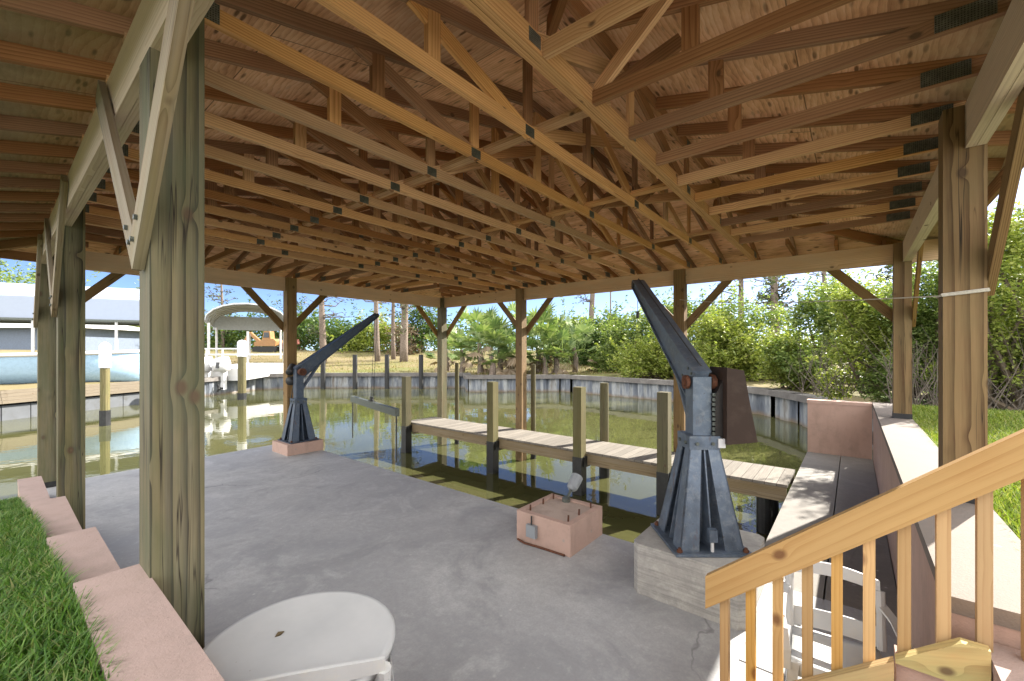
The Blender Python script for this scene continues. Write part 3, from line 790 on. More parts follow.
# ------------------------------------------------------------------ boat cranes on their blocks
def frame(yaw_dir):
    b = Vector((yaw_dir[0], yaw_dir[1], 0)).normalized(); r = Vector((b.y, -b.x, 0)); return b, r
def davit(name, label, c, zb, bdir, tip, zp, S, steel):
    c = Vector((c[0], c[1], zb)); b, r = frame(bdir); Z = Vector((0, 0, 1))
    t = thing(name, label, 'crane', c, 'boat cranes beside the slip')
    def P(x, y, z): return c + b * x + r * y + Z * z
    s = .27 * S; zc = .80 * S
    m = MB(); m.prism([P(-s, -s, .003), P(s, -s, .003), P(s, s, .003), P(-s, s, .003)], (0, 0, .02)); bp = obj('base_plate', m, steel, t, bevel=.003)
    for x in (-1, 1):
        for y in (-1, 1):
            m = MB(); m.tube([P(x * s * .86, y * s * .86, .0), P(x * s * .86, y * s * .86, .055)], .012, 6); m.tube([P(x * s * .86, y * s * .86, .024), P(x * s * .86, y * s * .86, .04)], .022, 6); obj('anchor_bolt', m, M['rust'], bp)
    m = MB()
    a0, a1 = s * .84, .095 * S
    for x, y in ((-1, -1), (1, -1), (1, 1), (-1, 1)):           # four flared legs, each an angle of two tapered plates
        for (ex, ey) in ((1, 0), (0, 1)):
            w0, w1 = .135 * S, .078 * S
            q = [P(x * a0, y * a0, .024), P(x * (a0 - ex * w0), y * (a0 - ey * w0), .024), P(x * (a1 - ex * w1), y * (a1 - ey * w1), zc), P(x * a1, y * a1, zc)]
            nrm = (b * (x * ey) + r * (y * ex)) * -.010
            m.prism(q, nrm)
    for z0, z1, k in ((zc - .09 * S, zc + .01, 1.06),):
        aa = a1 * k + .012; m.prism([P(-aa, -aa, z0), P(aa, -aa, z0), P(aa, aa, z0), P(-aa, aa, z0)], (0, 0, z1 - z0))
    cb_ = MB()
    for x in (-1, 1):
        for y in (-.6, .6):
            q0 = P(x * (a1 * 1.06 + .010), y * a1, zc - .045 * S); cb_.tube([q0, q0 + b * (x * .016)], .014, 6)
            q0 = P(y * a1, x * (a1 * 1.06 + .010), zc - .045 * S); cb_.tube([q0, q0 + r * (x * .016)], .014, 6)
    obj('collar_bolt', cb_, M['galv'], t)
    for ang in range(4):                                          # inner fins to the tube
        f = [b, r, -b, -r][ang]
        m.prism([c + f * .07 + Z * .024, c + f * (s * .8) + Z * .024, c + f * .1 + Z * (zc - .1), c + f * .07 + Z * (zc - .1)], (b if ang % 2 else r) * .010)
    obj('pedestal', m, steel, t, bevel=.003)
    m = MB(); h = .068 * S; zt = zp - zb
    m.prism([P(-h, -h, .024), P(h, -h, .024), P(h, h, .024), P(-h, h, .024)], (0, 0, zt + .02)); obj('mast', m, steel, t, bevel=.008)
    # boom: tapered I-shaped box with flanges
    p0 = P(-.02, 0, zt - .02); tp = Vector(tip); d = (tp - p0).normalized(); side = r
    nrm = side.cross(d).normalized()
    if nrm.z < 0: nrm = -nrm
    H0, H1, wb = .17 * S, .065 * S, .05 * S
    m = MB(); m.prism([p0 - nrm * H0 * .7 - side * wb, p0 + nrm * H0 * .6 - side * wb, tp + nrm * H1 * .5 - side * wb, tp - nrm * H1 * .5 - side * wb], side * (2 * wb))
    for sg in (-1, 1):
        e0 = p0 + nrm * (H0 * .6 if sg > 0 else -H0 * .7); e1 = tp + nrm * (sg * H1 * .5)
        m.bar(e0 + d * .01 + nrm * (sg * .006), e1 + nrm * (sg * .006), 2 * wb + .04, .012, up=nrm)
    obj('boom', m, steel, t, bevel=.004)
    m = MB(); q0 = P(.06, 0, zt - .34 * S); q1 = p0.lerp(tp, .26) - nrm * (.07 * S)
    m.bar(q0, q1, .09 * S, .03, up=nrm); obj('boom_strut', m, steel, t, bevel=.003)
    m = MB(); e0 = p0 + nrm * (H0 * .6 + .03); m.tube([P(0, h + .03, zt + .05), e0 + d * .1, tp + nrm * (H1 * .5 + .03), tp + d * .05], .006, 6); obj('wire_rope', m, M['wire'], t)
    m = MB()
    for k in range(5):
        q = p0.lerp(tp, .03 + .035 * (k % 3)) + nrm * ((-.05 if k < 3 else .06) * S); m.tube([q - side * (wb + .008), q + side * (wb + .008)], .012, 6)
    obj('boom_bolt', m, M['galv'], t)
    m = MB(); m.tube([tp - side * (wb + .012), tp + side * (wb + .012)], .045 * S, 14); obj('sheave', m, M['wire'], t, smooth=False)
    m = MB(); m.tube([P(0, -h - .05, zt), P(0, h + .16, zt)], .03, 12); m.tube([P(0, h + .015, zt), P(0, h + .055, zt)], .062, 16); m.tube([P(0, -h - .012, zt), P(0, -h - .04, zt)], .055, 16); m.tube([P(0, h + .085, zt), P(0, h + .125, zt)], .07, 16)
    obj('winch_shaft', m, M['rust'], t)
    return t, P, tp, zt

# near crane
m = MB(); x0, x1, y0, y1, ch = 3.2, 4.0, .56, 1.37, .05
m.prism([(x0 + ch, y0, 0), (x1 - ch, y0, 0), (x1, y0 + ch, 0), (x1, y1 - ch, 0), (x1 - ch, y1, 0), (x0 + ch, y1, 0), (x0, y1 - ch, 0), (x0, y0 + ch, 0)], (0, 0, .39))
tag(obj('concrete_block', m, M['block'], bevel=.012, seg=2), 'tall grey board-marked concrete block under the near crane', 'block', 'blocks the cranes bolt to')
dv, P, tp, zt = davit('boat_crane', 'large grey steel boat crane with brown winch cover on concrete block', (3.56, .965), .39, (.777, .629), (5.0, 2.06, 2.74), 1.66, 1.06, M['steel'])
m = MB()
lo, hi = -.47, .12
def PX(a, y, z): return P(a, y, zt + z)
m.prism([PX(-.16, .15, lo), PX(-.16, .385, lo + .02), PX(-.16, .275, hi - .02), PX(-.16, .15, hi)], Vector((.777, .629, 0)) * .012)
m.prism([PX(-.148, .15, lo), PX(-.148, .16, lo), PX(-.148, .16, hi), PX(-.148, .15, hi)], Vector((.777, .629, 0)) * .27)
m.prism([PX(-.148, .16, hi - .012), PX(-.148, .275, hi - .035), PX(-.148, .275, hi - .022), PX(-.148, .16, hi)], Vector((.777, .629, 0)) * .27)
m.prism([PX(-.148, .372, lo + .02), PX(-.148, .385, lo + .02), PX(-.148, .287, hi - .022), PX(-.148, .275, hi - .022)], Vector((.777, .629, 0)) * .27)
cv = obj('winch_cover', m, M['brown'], dv, bevel=.002)
m = MB(); m.prism([PX(-.1, .09, -.42), PX(-.1, .149, -.42), PX(-.1, .149, .02), PX(-.1, .09, -.1)], Vector((.777, .629, 0)) * .12); obj('gear_housing', m, M['brown_dark'], dv, bevel=.004)
m = MB()
for k in range(9): m.tube([P(-.09, .082, zt - .08 - k * .038), P(-.09, .082, zt - .105 - k * .038)], .013, 6)
obj('drive_chain', m, M['galv'], dv)
m = MB(); m.prism([P(-.13, .1, zt - .5), P(-.13, .155, zt - .5), P(-.13, .155, zt - .43), P(-.13, .1, zt - .43)], Vector((.777, .629, 0)) * .06); obj('switch_box', m, M['white'], dv, bevel=.006)
m = MB(); m.tube([P(-.1, .12, zt - .5), P(-.12, .125, zt - .7), P(-.14, .13, zt - .85), P(-.15, .16, zt - .98), P(-.12, .19, zt - 1.02), P(-.09, .17, zt - .9), P(-.09, .14, zt - .6)], .006, 6); obj('power_cord', m, M['cable_y'], dv, smooth=True)
m = MB(); m.prism([P(-.262, -.03, .10), P(-.262, .03, .10), P(-.262, .03, .19), P(-.262, -.03, .19)], Vector((.777, .629, 0)) * .05); jb = obj('junction_box', m, M['steel'], dv, bevel=.005)
m = MB(); m.tube([P(-.24, 0, .10), P(-.24, 0, .024)], .012, 8); obj('conduit', m, M['white'], jb)
m = MB(); m.tube([tp + Vector((0, 0, -.03)), tp + Vector((0, 0, -.34))], .004, 6); m.tube([tp + Vector((0, 0, -.34)), tp + Vector((0, 0, -.42))], .02, 8); obj('hook', m, M['wire'], dv)

# far crane
m = MB(); m.box((3.38, 8.0, 0), (4.05, 8.66, .2)); tag(obj('concrete_block', m, M['pink'], bevel=.008), 'low square pink block under the navy crane', 'block', 'blocks the cranes bolt to')
dv2, P2, tp2, zt2 = davit('boat_crane', 'dark navy boat crane with raised boom at the far slab corner', (3.72, 8.32), .2, (1, 0), (5.42, 8.32, 2.72), 1.52, 1.0, M['steel_navy'])
m = MB(); m.tube([P2(-.1, -.14, zt2 - .18), P2(.08, -.30, zt2 - .18)], .085, 14); m.tube([P2(-.12, -.12, zt2 - .02), P2(.0, -.24, zt2 + .1)], .07, 12); obj('motor', m, M['wire'], dv2, smooth=True)
m = MB(); m.tube([P2(0, -.22, zt2 - .26), P2(-.02, -.26, zt2 - .5), P2(0, -.24, zt2 - .8), P2(0, -.22, zt2 - 1.0)], .008, 6); m.tube([P2(0, -.22, zt2 - .98), P2(0, -.22, zt2 - 1.1)], .03, 8); obj('pendant_switch', m, M['wire'], dv2)
m = MB()
for o in (-.03, .03): m.tube([tp2 + Vector((o, 0, -.03)), (tp2.x + o, tp2.y + .15, .85)], .005, 6)
obj('lift_cable', m, M['wire'], dv2)
lb = thing('lifting_bar', 'dark steel lifting bar hanging on cables below the navy crane', 'lifting bar', (tp2.x, tp2.y, .5))
bd = Vector((.25, .968, 0)).normalized(); cb = Vector((tp2.x + .02, tp2.y + .2, .70))
m = MB(); m.bar(cb - bd * 1.55, cb + bd * 1.55, .09, .15); obj('bar', m, M['galv'], lb, bevel=.006)
m = MB(); m.tube([cb + Vector((0, 0, .05)), cb + Vector((0, 0, .18))], .045, 8); m.tube([cb - bd * .3 + Vector((0, 0, .05)), cb + Vector((0, 0, .13)), cb + bd * .3 + Vector((0, 0, .05))], .012, 6); obj('shackle', m, M['wire'], lb)
for s in (-1, 1):
    m = MB(); e = cb + bd * (1.5 * s); m.tube([e + Vector((0, 0, -.04)), e + Vector((0, 0, -1.0))], .014, 6); m.box(e + Vector((-.035, -.035, -.06)), e + Vector((.035, .035, .06))); obj('sling', m, M['wire'], lb)

# middle block with its bolts, box and lamp
def mid_block():
    t = thing('low_pink_block', 'low pink block with worn top and upright bolts at the slip edge', 'block', (3.68, 2.33, 0))
    u0, u1, v0, v1 = 3.36, 4.0, 2.03, 2.66
    m = MB(); m.box((u0, v0, 0), (u1, v1, .27)); m.prism([(u0, v0, .27), (u1, v0, .27), (u1, v0 + .06, .27), (u0, v0 + .06, .27)], (0, 0, .025)); m.prism([(u0, v1 - .06, .27), (u1, v1 - .06, .27), (u1, v1, .27), (u0, v1, .27)], (0, 0, .025)); m.box((u0, v0 + .06, .269), (u0 + .06, v1 - .06, .294)); m.box((u1 - .06, v0 + .06, .269), (u1, v1 - .06, .294))
    obj('block_body', m, M['pink'], t, bevel=.004)
    m = MB(); m.box((u0 + .061, v0 + .061, .25), (u1 - .061, v1 - .061, .278)); obj('worn_top', m, M['pink_old'], t)
    for x in (.1, .32, .54):
        for y in (.09, .54):
            m = MB(); a, b_ = u0 + x + R.uniform(-.02, .02), v0 + y; m.tube([(a, b_, .27), (a + R.uniform(-.006, .006), b_, .335)], .009, 7); obj('anchor_bolt', m, M['rust'], t)
    m = MB(); m.box((u0 - .045, v0 + .37, .08), (u0 - .002, v0 + .48, .2)); o = obj('junction_box', m, M['grey_box'], t, bevel=.008)
    m = MB(); m.tube([(u0 - .02, v0 + .43, .2), (u0 - .02, v0 + .43, .285)], .008, 7); obj('conduit', m, M['wire'], o)
    m = MB(); m.tube([(u0 - .02, v0 + .6, .012), (u0 - .05, v0 + .5, .012), (u0 - .03, v0 + .3, .012), (u0 - .02, v0 + .05, .012)], .011, 7); obj('cord', m, M['rust'], t)
    L = thing('flood_lamp', 'small grey flood lamp aimed down from the pink block corner', 'lamp', (4.0, 2.4, .28))
    a = Vector((3.92, 2.42, .29)); e = Vector((4.12, 2.42, .46)); d = (e - a).normalized()
    m = MB(); m.tube([a, a.lerp(e, .55)], .016, 8); m.tube([a + Vector((0, 0, -.015)), a + Vector((0, 0, .03))], .045, 10); obj('stem', m, M['galv'], L)
    m = MB(); m.tube([a.lerp(e, .5), a.lerp(e, .62), e + d * .05], [.035, .06, .07], 12); obj('lamp_head', m, M['grey_box'], L)
mid_block()

# ------------------------------------------------------------------ stair, rail and masonry step
def stair():
    t = thing('timber_stair_rail', 'fresh pine stair rail with square balusters rising to the right', 'railing', (2.17, .2, 0))
    def zt(v): return .843 + .82 * (.541 - v)
    m = MB(); v0, v1 = .541, -1.15
    m.prism([(2.113, v0, zt(v0) - .152), (2.113, v0, zt(v0)), (2.113, v1, zt(v1)), (2.113, v1, zt(v1) - .152)], (.038, 0, 0), axis=(0, -1, .82)); obj('handrail', m, M['rail'], t, bevel=.004)
    bx = [725, 751, 778, 807.5, 837, 869, 904, 943, 984, 1031]
    for x in bx:
        r = (x - 512) / 421; u = 2.172; v = u * (SN - r * CS) / (CS + r * SN)
        zb = max(.467 + .79 * (.259 - v) - .16, .0) if v > -.1 else .66
        m = MB(); m.bar((u, v, zb + .003), (u, v, zt(v) - .03), .037, .037, up=(0, 1, 0)); obj('baluster', m, M['rail'], t, bevel=.003)
    def zst(v): return .462 + .79 * (.259 - v)
    m = MB(); a, b = .62, -.117
    m.prism([(2.091, a, 0.004), (2.091, a, zst(a)), (2.091, b, zst(b)), (2.091, b, zst(b) - .3), (2.091, a - .14, .004)], (.04, 0, 0), axis=(0, -1, .8)); obj('stringer', m, M['tread'], t, bevel=.003)
    m = MB(); m.prism([(2.091, -.121, .755), (2.091, -.121, .768), (2.091, -.289, .902), (2.091, -.357, .902), (2.091, -.357, .755)], (.04, 0, 0), axis=(0, -1, .35)); obj('landing_board', m, M['tread'], t, bevel=.003)
    for k in range(1, 4):
        z = .19 * k; v = .53 - .24 * k
        m = MB(); m.box((1.3, v - .27, z - .038), (2.088, v, z)); obj('tread', m, M['tread'], t, bevel=.004)
    s = thing('masonry_step', 'pink stuccoed step block at the head of the timber stair', 'step', (1.7, -.8, 0))
    m = MB(); m.box((1.2, -1.4, 0), (2.232, -.362, .835)); m.box((2.133, -.36, 0), (2.232, -.125, .75)); obj('step_body', m, M['pink'], s, bevel=.006)
    m = MB(); m.box((1.2, -1.4, .836), (2.232, -.36, .872)); obj('cap', m, M['pink_cap'], s, bevel=.008)
    m = MB(); m.box((1.2, -3.0, 0), (2.237, -1.402, .93)); obj('upper_landing', m, M['pink_cap'], s, bevel=.006)
stair()

# ------------------------------------------------------------------ white resin furniture
def chair(label, loc, rz):
    t = bpy.data.objects.new('resin_chair', None); link(t, None, Vector((0, 0, 0))); tag(t, label, 'chair', 'white resin chairs')
    w = M['white_pl']
    # seat: a slightly dished sheet, local +X is the front
    m = MB(); n = 8
    def sz(x, y): return .425 - .018 * math.cos(y * 5) + .03 * (x + .2) ** 2 * 4 * (1 if x > 0 else .2)
    vs = []; 
    for k in (0, 1):
        for i in range(n + 1):
            for j in range(n + 1):
                x = -.22 + .44 * i / n; hw = .235 - .02 * (1 - i / n); y = -hw + 2 * hw * j / n
                vs.append((x, y, sz(x, y) - .006 * k))
    q = (n + 1) ** 2; fs = []
    for i in range(n):
        for j in range(n):
            a = i * (n + 1) + j; fs += [(a, a + n + 1, a + n + 2, a + 1), (q + a, q + a + 1, q + a + n + 2, q + a + n + 1)]
    for i in range(n):
        for (a, b) in ((i, i + 1), (n * (n + 1) + i, n * (n + 1) + i + 1)): fs.append((a, b, q + b, q + a))
        for (a, b) in ((i * (n + 1), (i + 1) * (n + 1)), (i * (n + 1) + n, (i + 1) * (n + 1) + n)): fs.append((a, b, q + b, q + a))
    m.add(vs, fs)
    m.prism([(.215, -.23, .36), (.215, .23, .36), (.215, .235, sz(.22, .2)), (.215, -.235, sz(.22, .2))], (.008, 0, 0))
    obj('seat', m, w, t, smooth=True)
    # back: top rail, slats and lower rail
    b = MB()
    def bk(y, z): return Vector((-.22 - (z - .43) * .28 + abs(y) ** 2 * .55, y, z))
    N = 12
    def band(z0, z1, hw, th=.010, arch=0.):
        ring = []
        for k in range(N + 1):
            y = -hw + 2 * hw * k / N; a = arch * math.cos(y / hw * 1.5)
            ring.append((bk(y, z0 + a * .6), bk(y, z1 + a)))
        for (p, q_), (r_, s_) in zip(ring[:-1], ring[1:]):
            b.add([p, r_, s_, q_] + [x + Vector((-th, 0, 0)) for x in (p, r_, s_, q_)], MB.BF)
    band(.725, .785, .235, .014, .03); band(.43, .535, .225, .012)
    for s in (-1, 1): b.tube([bk(.228 * s, .42), bk(.232 * s, .6), bk(.232 * s, .735)], [.024, .022, .026], 8)
    obj('backrest', b, w, t, smooth=False, bevel=.0)
    for s in (-1, 1):
        a = MB(); pts = [Vector((-.285, .235 * s, .655)), Vector((-.1, .275 * s, .645)), Vector((.12, .285 * s, .63)), Vector((.2, .275 * s, .60)), Vector((.225, .262 * s, .5)), Vector((.235, .262 * s, .4))]
        for p, q_ in zip(pts[:-1], pts[1:]): a.bar(p, q_ + (q_ - p).normalized() * .008, .05, .013, up=(0, 0, 1) if abs((q_ - p).normalized().z) < .7 else (1, 0, 0))
        obj('armrest', a, w, t, bevel=.004)
    for x, y, lx, ly in ((.225, .25, .29, .285), (.225, -.25, .29, -.285), (-.23, .22, -.33, .26), (-.23, -.22, -.33, -.26)):
        l = MB(); sx = 1 if x > 0 else -1; sy = 1 if y > 0 else -1
        for (dx, dy) in ((.055, 0), (0, .055)):
            l.prism([(x, y, .43), (x - dx * sx, y - dy * sy, .43), (lx - dx * .7 * sx, ly - dy * .7 * sy, .001), (lx, ly, .001)], (-.006 * sx * (1 if dy else 0), -.006 * sy * (1 if dx else 0), 0))
        obj('leg', l, w, t, bevel=.001)
    t.location = loc; t.rotation_euler = (0, 0, rz); t.scale = (.86, .86, .86)
    return t
c1 = chair('white resin armchair on the slab behind the stair balusters', (2.69, .06, 0.006), math.radians(187))
c2 = c1.copy(); C.objects.link(c2); c2['label'] = 'armless white resin chair tucked in at the round white table'
for ch in list(c1.children):
    if ch.name.startswith('armrest'): continue
    k = ch.copy(); C.objects.link(k); k.parent = c2
c2.location = (.885, 1.705, 0); c2.scale = (1, 1, 1); c2.rotation_euler = (0, 0, math.radians(54))

def table():
    t = thing('round_table', 'round white resin table with brown stains beside the green post', 'table', (.83, 1.82, 0))
    c = Vector((.785, 1.745, 0)); m = MB()
    m.lathe([(.0, .69), (.35, .69), (.368, .672), (.370, .69), (.375, .70), (.375, .712), (.366, .722), (.35, .7205), (.34, .7185), (.0, .718)], c, 56); obj('tabletop', m, M['table'], t, smooth=True)
    for k in range(4):
        a = k * math.pi / 2 + .62; d = Vector((math.cos(a), math.sin(a), 0))
        m = MB(); m.tube([c + d * .33 + Vector((0, 0, .69)), c + d * .345 + Vector((0, 0, .002))], [.03, .022], 10); obj('leg', m, M['white_pl'], t, smooth=True)
    f = MB(); q = c + Vector((-.03, .12, .7195)); f.add([q + Vector(p) for p in ((-.02, -.005, .001), (0, -.012, .004), (.022, 0, .003), (0, .012, .006))], [(0, 1, 2, 3)]); f.add([q + Vector(p) for p in ((-.02, -.005, .0), (0, -.012, .0), (.022, 0, .0), (0, .012, .0))], [(0, 1, 2, 3)])
    tag(obj('fallen_leaf', f, M['leafbit']), 'tiny dry leaf lying on the round white table', 'leaf')
def mat_table():
    n = NT('stained_white_resin'); o = n.obj()
    a = n.noise(o, 3., 4, .6); b = n.noise(o, 1.7, 4, .6)
    c = n.mix(n.rng(a, .3, .7, 0, 1), (.44, .45, .46), (.53, .535, .54))
    sep = n.n('ShaderNodeSeparateXYZ'); n.l(o, sep.inputs[0])
    e = n.math('ADD', n.math('MULTIPLY', sep.outputs[0], -1.), n.math('MULTIPLY', n.math('SUBTRACT', b, .5), .5))
    c = n.mix(n.rng(e, .24, .46, 0, .6), c, (.31, .255, .185))
    sp = n.voro(o, 16.); c = n.mix(n.rng(sp.outputs['Distance'], .03, .06, .5, 0), c, (.25, .22, .18))
    return n.set(c, .4, spec=.4)
M['table'] = mat_table()
table()

# rope from the near post to the middle canal post
rp = MB(); A = Vector((3.683, -.42, 2.245)); B_ = Vector((7.77, 2.42, 2.84))
u, v = PR[0]; h = .0985
rp.tube([A.lerp(B_, i / 16) + Vector((0, 0, -.05 * math.sin(math.pi * i / 16))) for i in range(17)], .0045, 6)
rp.tube([(u - h, v + h, 2.245), (u - h, v - h, 2.262), (u + h, v - h, 2.26), (u + h, v + h, 2.255), (u - h, v + h, 2.255), (u - h, v - h, 2.272)], .006, 6)
tag(obj('rope', rp, M['rope']), 'thin pale rope tied round the brown post on the wall', 'rope')

# ------------------------------------------------------------------ seawalls
def corr(mb, a, b, z0, z1, step=.42, dep=.11):
    a, b = Vector((*a, 0)), Vector((*b, 0)); d = (b - a); L = d.length; d.normalize(); n = Vector((d.y, -d.x, 0))
    k = max(2, int(L / step)); s = L / k; pts = []
    for i in range(k):
        o = dep if i % 2 else 0.
        pts += [a + d * (i * s + .06) + n * o, a + d * ((i + 1) * s - .06) + n * o]
    vs = [p + Vector((0, 0, z0)) for p in pts] + [p + Vector((0, 0, z1)) for p in pts]; m = len(pts)
    mb.add(vs, [(i, i + 1, i + 1 + m, i + m) for i in range(m - 1)])
def seawall(pts, label, zc=.40, cap='cap', capm=None):
    t = thing('seawall', label, 'seawall', (*pts[0], -.65))
    p = MB(); c = MB()
    for a, b in zip(pts[:-1], pts[1:]):
        corr(p, a, b, -1.6, zc - .16)
        A, B = Vector((*a, zc - .1)), Vector((*b, zc - .1)); d = (B - A).normalized()
        c.bar(A - d * .15, B + d * .15, .5, .24)
    obj('sheet_piling', p, M['piling_sheet'], t, origin=(pts[0][0], pts[0][1], -1.6)); obj('cap', c, capm or M['cap'], t, bevel=.02)
    return t
seawall(W[2:6], 'straight pale seawall under the sandy far bank')
seawall(W[5:8], 'short jutting seawall corner below the palmettos')
seawall(W[7:], 'stained seawall below the leafy shrubs on the right', .42)
def bulkhead():
    t = thing('bulkhead', 'grey panelled bulkhead topped by a broad weathered timber band', 'seawall', (.2, 24.5, -.65))
    p, c = MB(), MB()
    pts = [W[0], W[1], W[2]]
    for a, b in zip(pts[:-1], pts[1:]):
        A, B = Vector((*a, 0)), Vector((*b, 0)); d = (B - A).normalized(); n = Vector((d.y, -d.x, 0)); L = (B - A).length; k = int(L / .8)
        for i in range(k):
            q = A + d * (L * i / k); e = A + d * (L * (i + 1) / k - .03)
            p.bar(q + Vector((0, 0, -.7)), e + Vector((0, 0, -.7)), .08, 1.2)
        for j in range(4):
            c.bar(A - d * .1 + n * (.06 + .03 * j) + Vector((0, 0, .42 - .125 * j)), B + d * .1 + n * (.06 + .03 * j) + Vector((0, 0, .42 - .125 * j)), .14, .12)
    obj('panel', p, M['panel_grey'], t); obj('timber_band', c, M['dock_pale'], t, bevel=.01)
M['panel_grey'] = mat_simple('grey_wall_panel', (.085, .092, .103), .7, 0, .2, (.055, .055, .05), 1.5)
M['dock_pale'] = wood('pale_weathered_timber', (.09, .068, .04), (.165, .13, .085), weather=.08, rings=17)
bulkhead()
for i, x in enumerate((323, 355, 387, 421)):
    u, v = at(x, 29.2); m = MB(); m.tube([(u, v, -1.6), (u, v, 1.72)], .16, 10); 
    tag(obj('mooring_pile', m, M['rubber']), ['slim black mooring pile just right of the navy boom base', 'black mooring pile under the navy boom', 'black mooring pile right of the hanging crane cables', 'black mooring pile just left of the green corner post'][i], 'piling', 'black mooring piles along the seawall')

# ------------------------------------------------------------------ the neighbour's side
def white_pile(x, d, zt, r, label, low):
    u, v = at(x, d); t = thing('boat_pile', label, 'piling', (u, v, -.65), 'white capped boat piles')
    m = MB(); m.tube([(u, v, -1.6), (u, v, zt - .75)], r, 12); obj('shaft', m, M['pile'], t)
    m = MB(); m.lathe([(r + .03, zt - .8), (r + .03, zt - .05), (r - .03, zt + .05), (.02, zt + .1)], (u, v, 0), 14); obj('white_sleeve', m, M['white'], t)
    m = MB(); m.tube([(u, v, -1.5), (u, v, low)], r + .02, 12); obj('black_sleeve', m, M['black'], t)
white_pile(105, 14.6, 2.15, .13, 'white topped pile before the pale blue hull', -.12)
white_pile(242, 22.6, 2.45, .2, 'white topped pile beside the two outboard engines', -.3)

def hull():
    # long pale hull with a white gunwale beyond the bulkhead
    A = Vector((*at(-70, 18.), 0)); B = Vector((*at(150, 22.5), 0)); d = (B - A).normalized(); n = Vector((d.y, -d.x, 0))
    L = (B - A).length
    t = thing('boat', 'long pale blue boat hull with white rim above the bulkhead', 'boat', A.lerp(B, .5) + Vector((0, 0, .4)))
    N = 20; prof = [(-.15, .25), (.5, .5), (.85, .95), (1.0, 1.55), (1.05, 1.72)]
    m = MB(); vs = []
    for i in range(N + 1):
        f = i / N; w = 1.25 * (1 - max(0, (f - .62) / .38) ** 2.2 * .95); sh = .22 * f * f
        for s in (1, -1):
            for (o, z) in (prof if s > 0 else prof[::-1]): vs.append(A + d * (L * f) + n * (s * w * max(o, .02)) + Vector((0, 0, z + sh * (z / 1.7))))
    k = 2 * len(prof); fs = [(i * k + j, (i + 1) * k + j, (i + 1) * k + j + 1, i * k + j + 1) for i in range(N) for j in range(k - 1)]
    fs += [tuple(range(k)), tuple(range(N * k + k - 1, N * k - 1, -1))] + [(i * k + k - 1, (i + 1) * k + k - 1, (i + 1) * k, i * k) for i in range(N)]
    m.add(vs, fs); obj('hull', m, M['sheet'], t, smooth=True)
    m = MB()
    for s in (1, -1):
        pts = []
        for i in range(N + 1):
            f = i / N; w = 1.25 * (1 - max(0, (f - .62) / .38) ** 2.2 * .95)
            pts.append(A + d * (L * f) + n * (s * w * 1.06) + Vector((0, 0, 1.74 + .22 * f * f)))
        m.tube(pts, .09, 8)
    obj('gunwale', m, M['white'], t, smooth=True)
    c = thing('boat_cradle', 'dark timber cradle carrying the pale blue hull', 'cradle', A.lerp(B, .5) + Vector((0, 0, -.65)))
    m = MB()
    for f in (.25, .7):
        q = A + d * (L * f); m.bar(q - n * 1.3 + Vector((0, 0, .27)), q + n * 1.3 + Vector((0, 0, .27)), .2, .2)
        for s in (-1, 1): m.tube([q + n * (1.2 * s) + Vector((0, 0, -1.2)), q + n * (1.2 * s) + Vector((0, 0, .2))], .12, 8)
    obj('cross_beam', m, M['pile'], c)
hull()

def canopy_left():
    A = Vector((*at(-110, 21.), 0)); B = Vector((*at(152, 25.), 0)); d = (B - A).normalized(); n = Vector((-d.y, d.x, 0)); L = (B - A).length
    t = thing('boat_canopy', 'broad white canvas boat canopy on thin posts at far left', 'canopy', A.lerp(B, .5) + Vector((0, 0, .3)))
    prof = [(0, 3.75), (0, 4.95), (.5, 5.35), (2., 5.85), (3.5, 5.35), (4., 4.95), (4., 3.75)]
    m = MB(); vs = [A + d * (L * f) + n * o + Vector((0, 0, z)) for f in (0, 1) for o, z in prof]; k = len(prof)
    m.add(vs, [(i, i + 1, k + i + 1, k + i) for i in range(k - 1)] + [tuple(range(k)), tuple(range(2 * k - 1, k - 1, -1))]); obj('canvas_cover', m, M['canvas'], t)
    m = MB()
    for o in (-.03, 4.03): m.bar(A + n * o + Vector((0, 0, 3.7)), B + n * o + Vector((0, 0, 3.7)), .1, .12)
    obj('frame_rail', m, M['galv'], t)
    for f in (.08, .5, .84):
        for o in (.05, 3.95):
            q = A + d * (L * f) + n * o; m = MB(); m.tube([q + Vector((0, 0, -1.)), q + Vector((0, 0, 3.7))], .07, 8); obj('canopy_post', m, M['white'], t)
canopy_left()

def house():
    u, v = at(-10, 44.); t = thing('house', 'blue grey house with pale hipped roof behind the boat canopy', 'house', (u, v, 1.5))
    d = Vector((CS, SN, 0)); r = Vector((SN, -CS, 0)); c = Vector((u, v, 1.4))
    def Q(x, y, z): return c + r * x + d * y + Vector((0, 0, z))
    m = MB(); m.prism([Q(-9, 0, 0), Q(9.5, 0, 0), Q(9.5, 9, 0), Q(-9, 9, 0)], (0, 0, 3.0)); w = obj('wall', m, M['house_blue'], t)
    m = MB(); e = [Q(-9.8, -1, 3), Q(10.6, -1, 3), Q(10.6, 10, 3), Q(-9.8, 10, 3), Q(-4, 4.5, 4.4), Q(5, 4.5, 4.4)]
    m.add(e, [(0, 1, 5, 4), (1, 2, 5), (2, 3, 4, 5), (3, 0, 4), (3, 2, 1, 0)]); obj('roof', m, M['roof_w'], t)
    m = MB(); m.prism([Q(8.7, -2.6, 0), Q(8.9, -2.6, 0), Q(8.9, -2.4, 0), Q(8.7, -2.4, 0)], (0, 0, 3)); obj('porch_post', m, M['white'], t)
house()

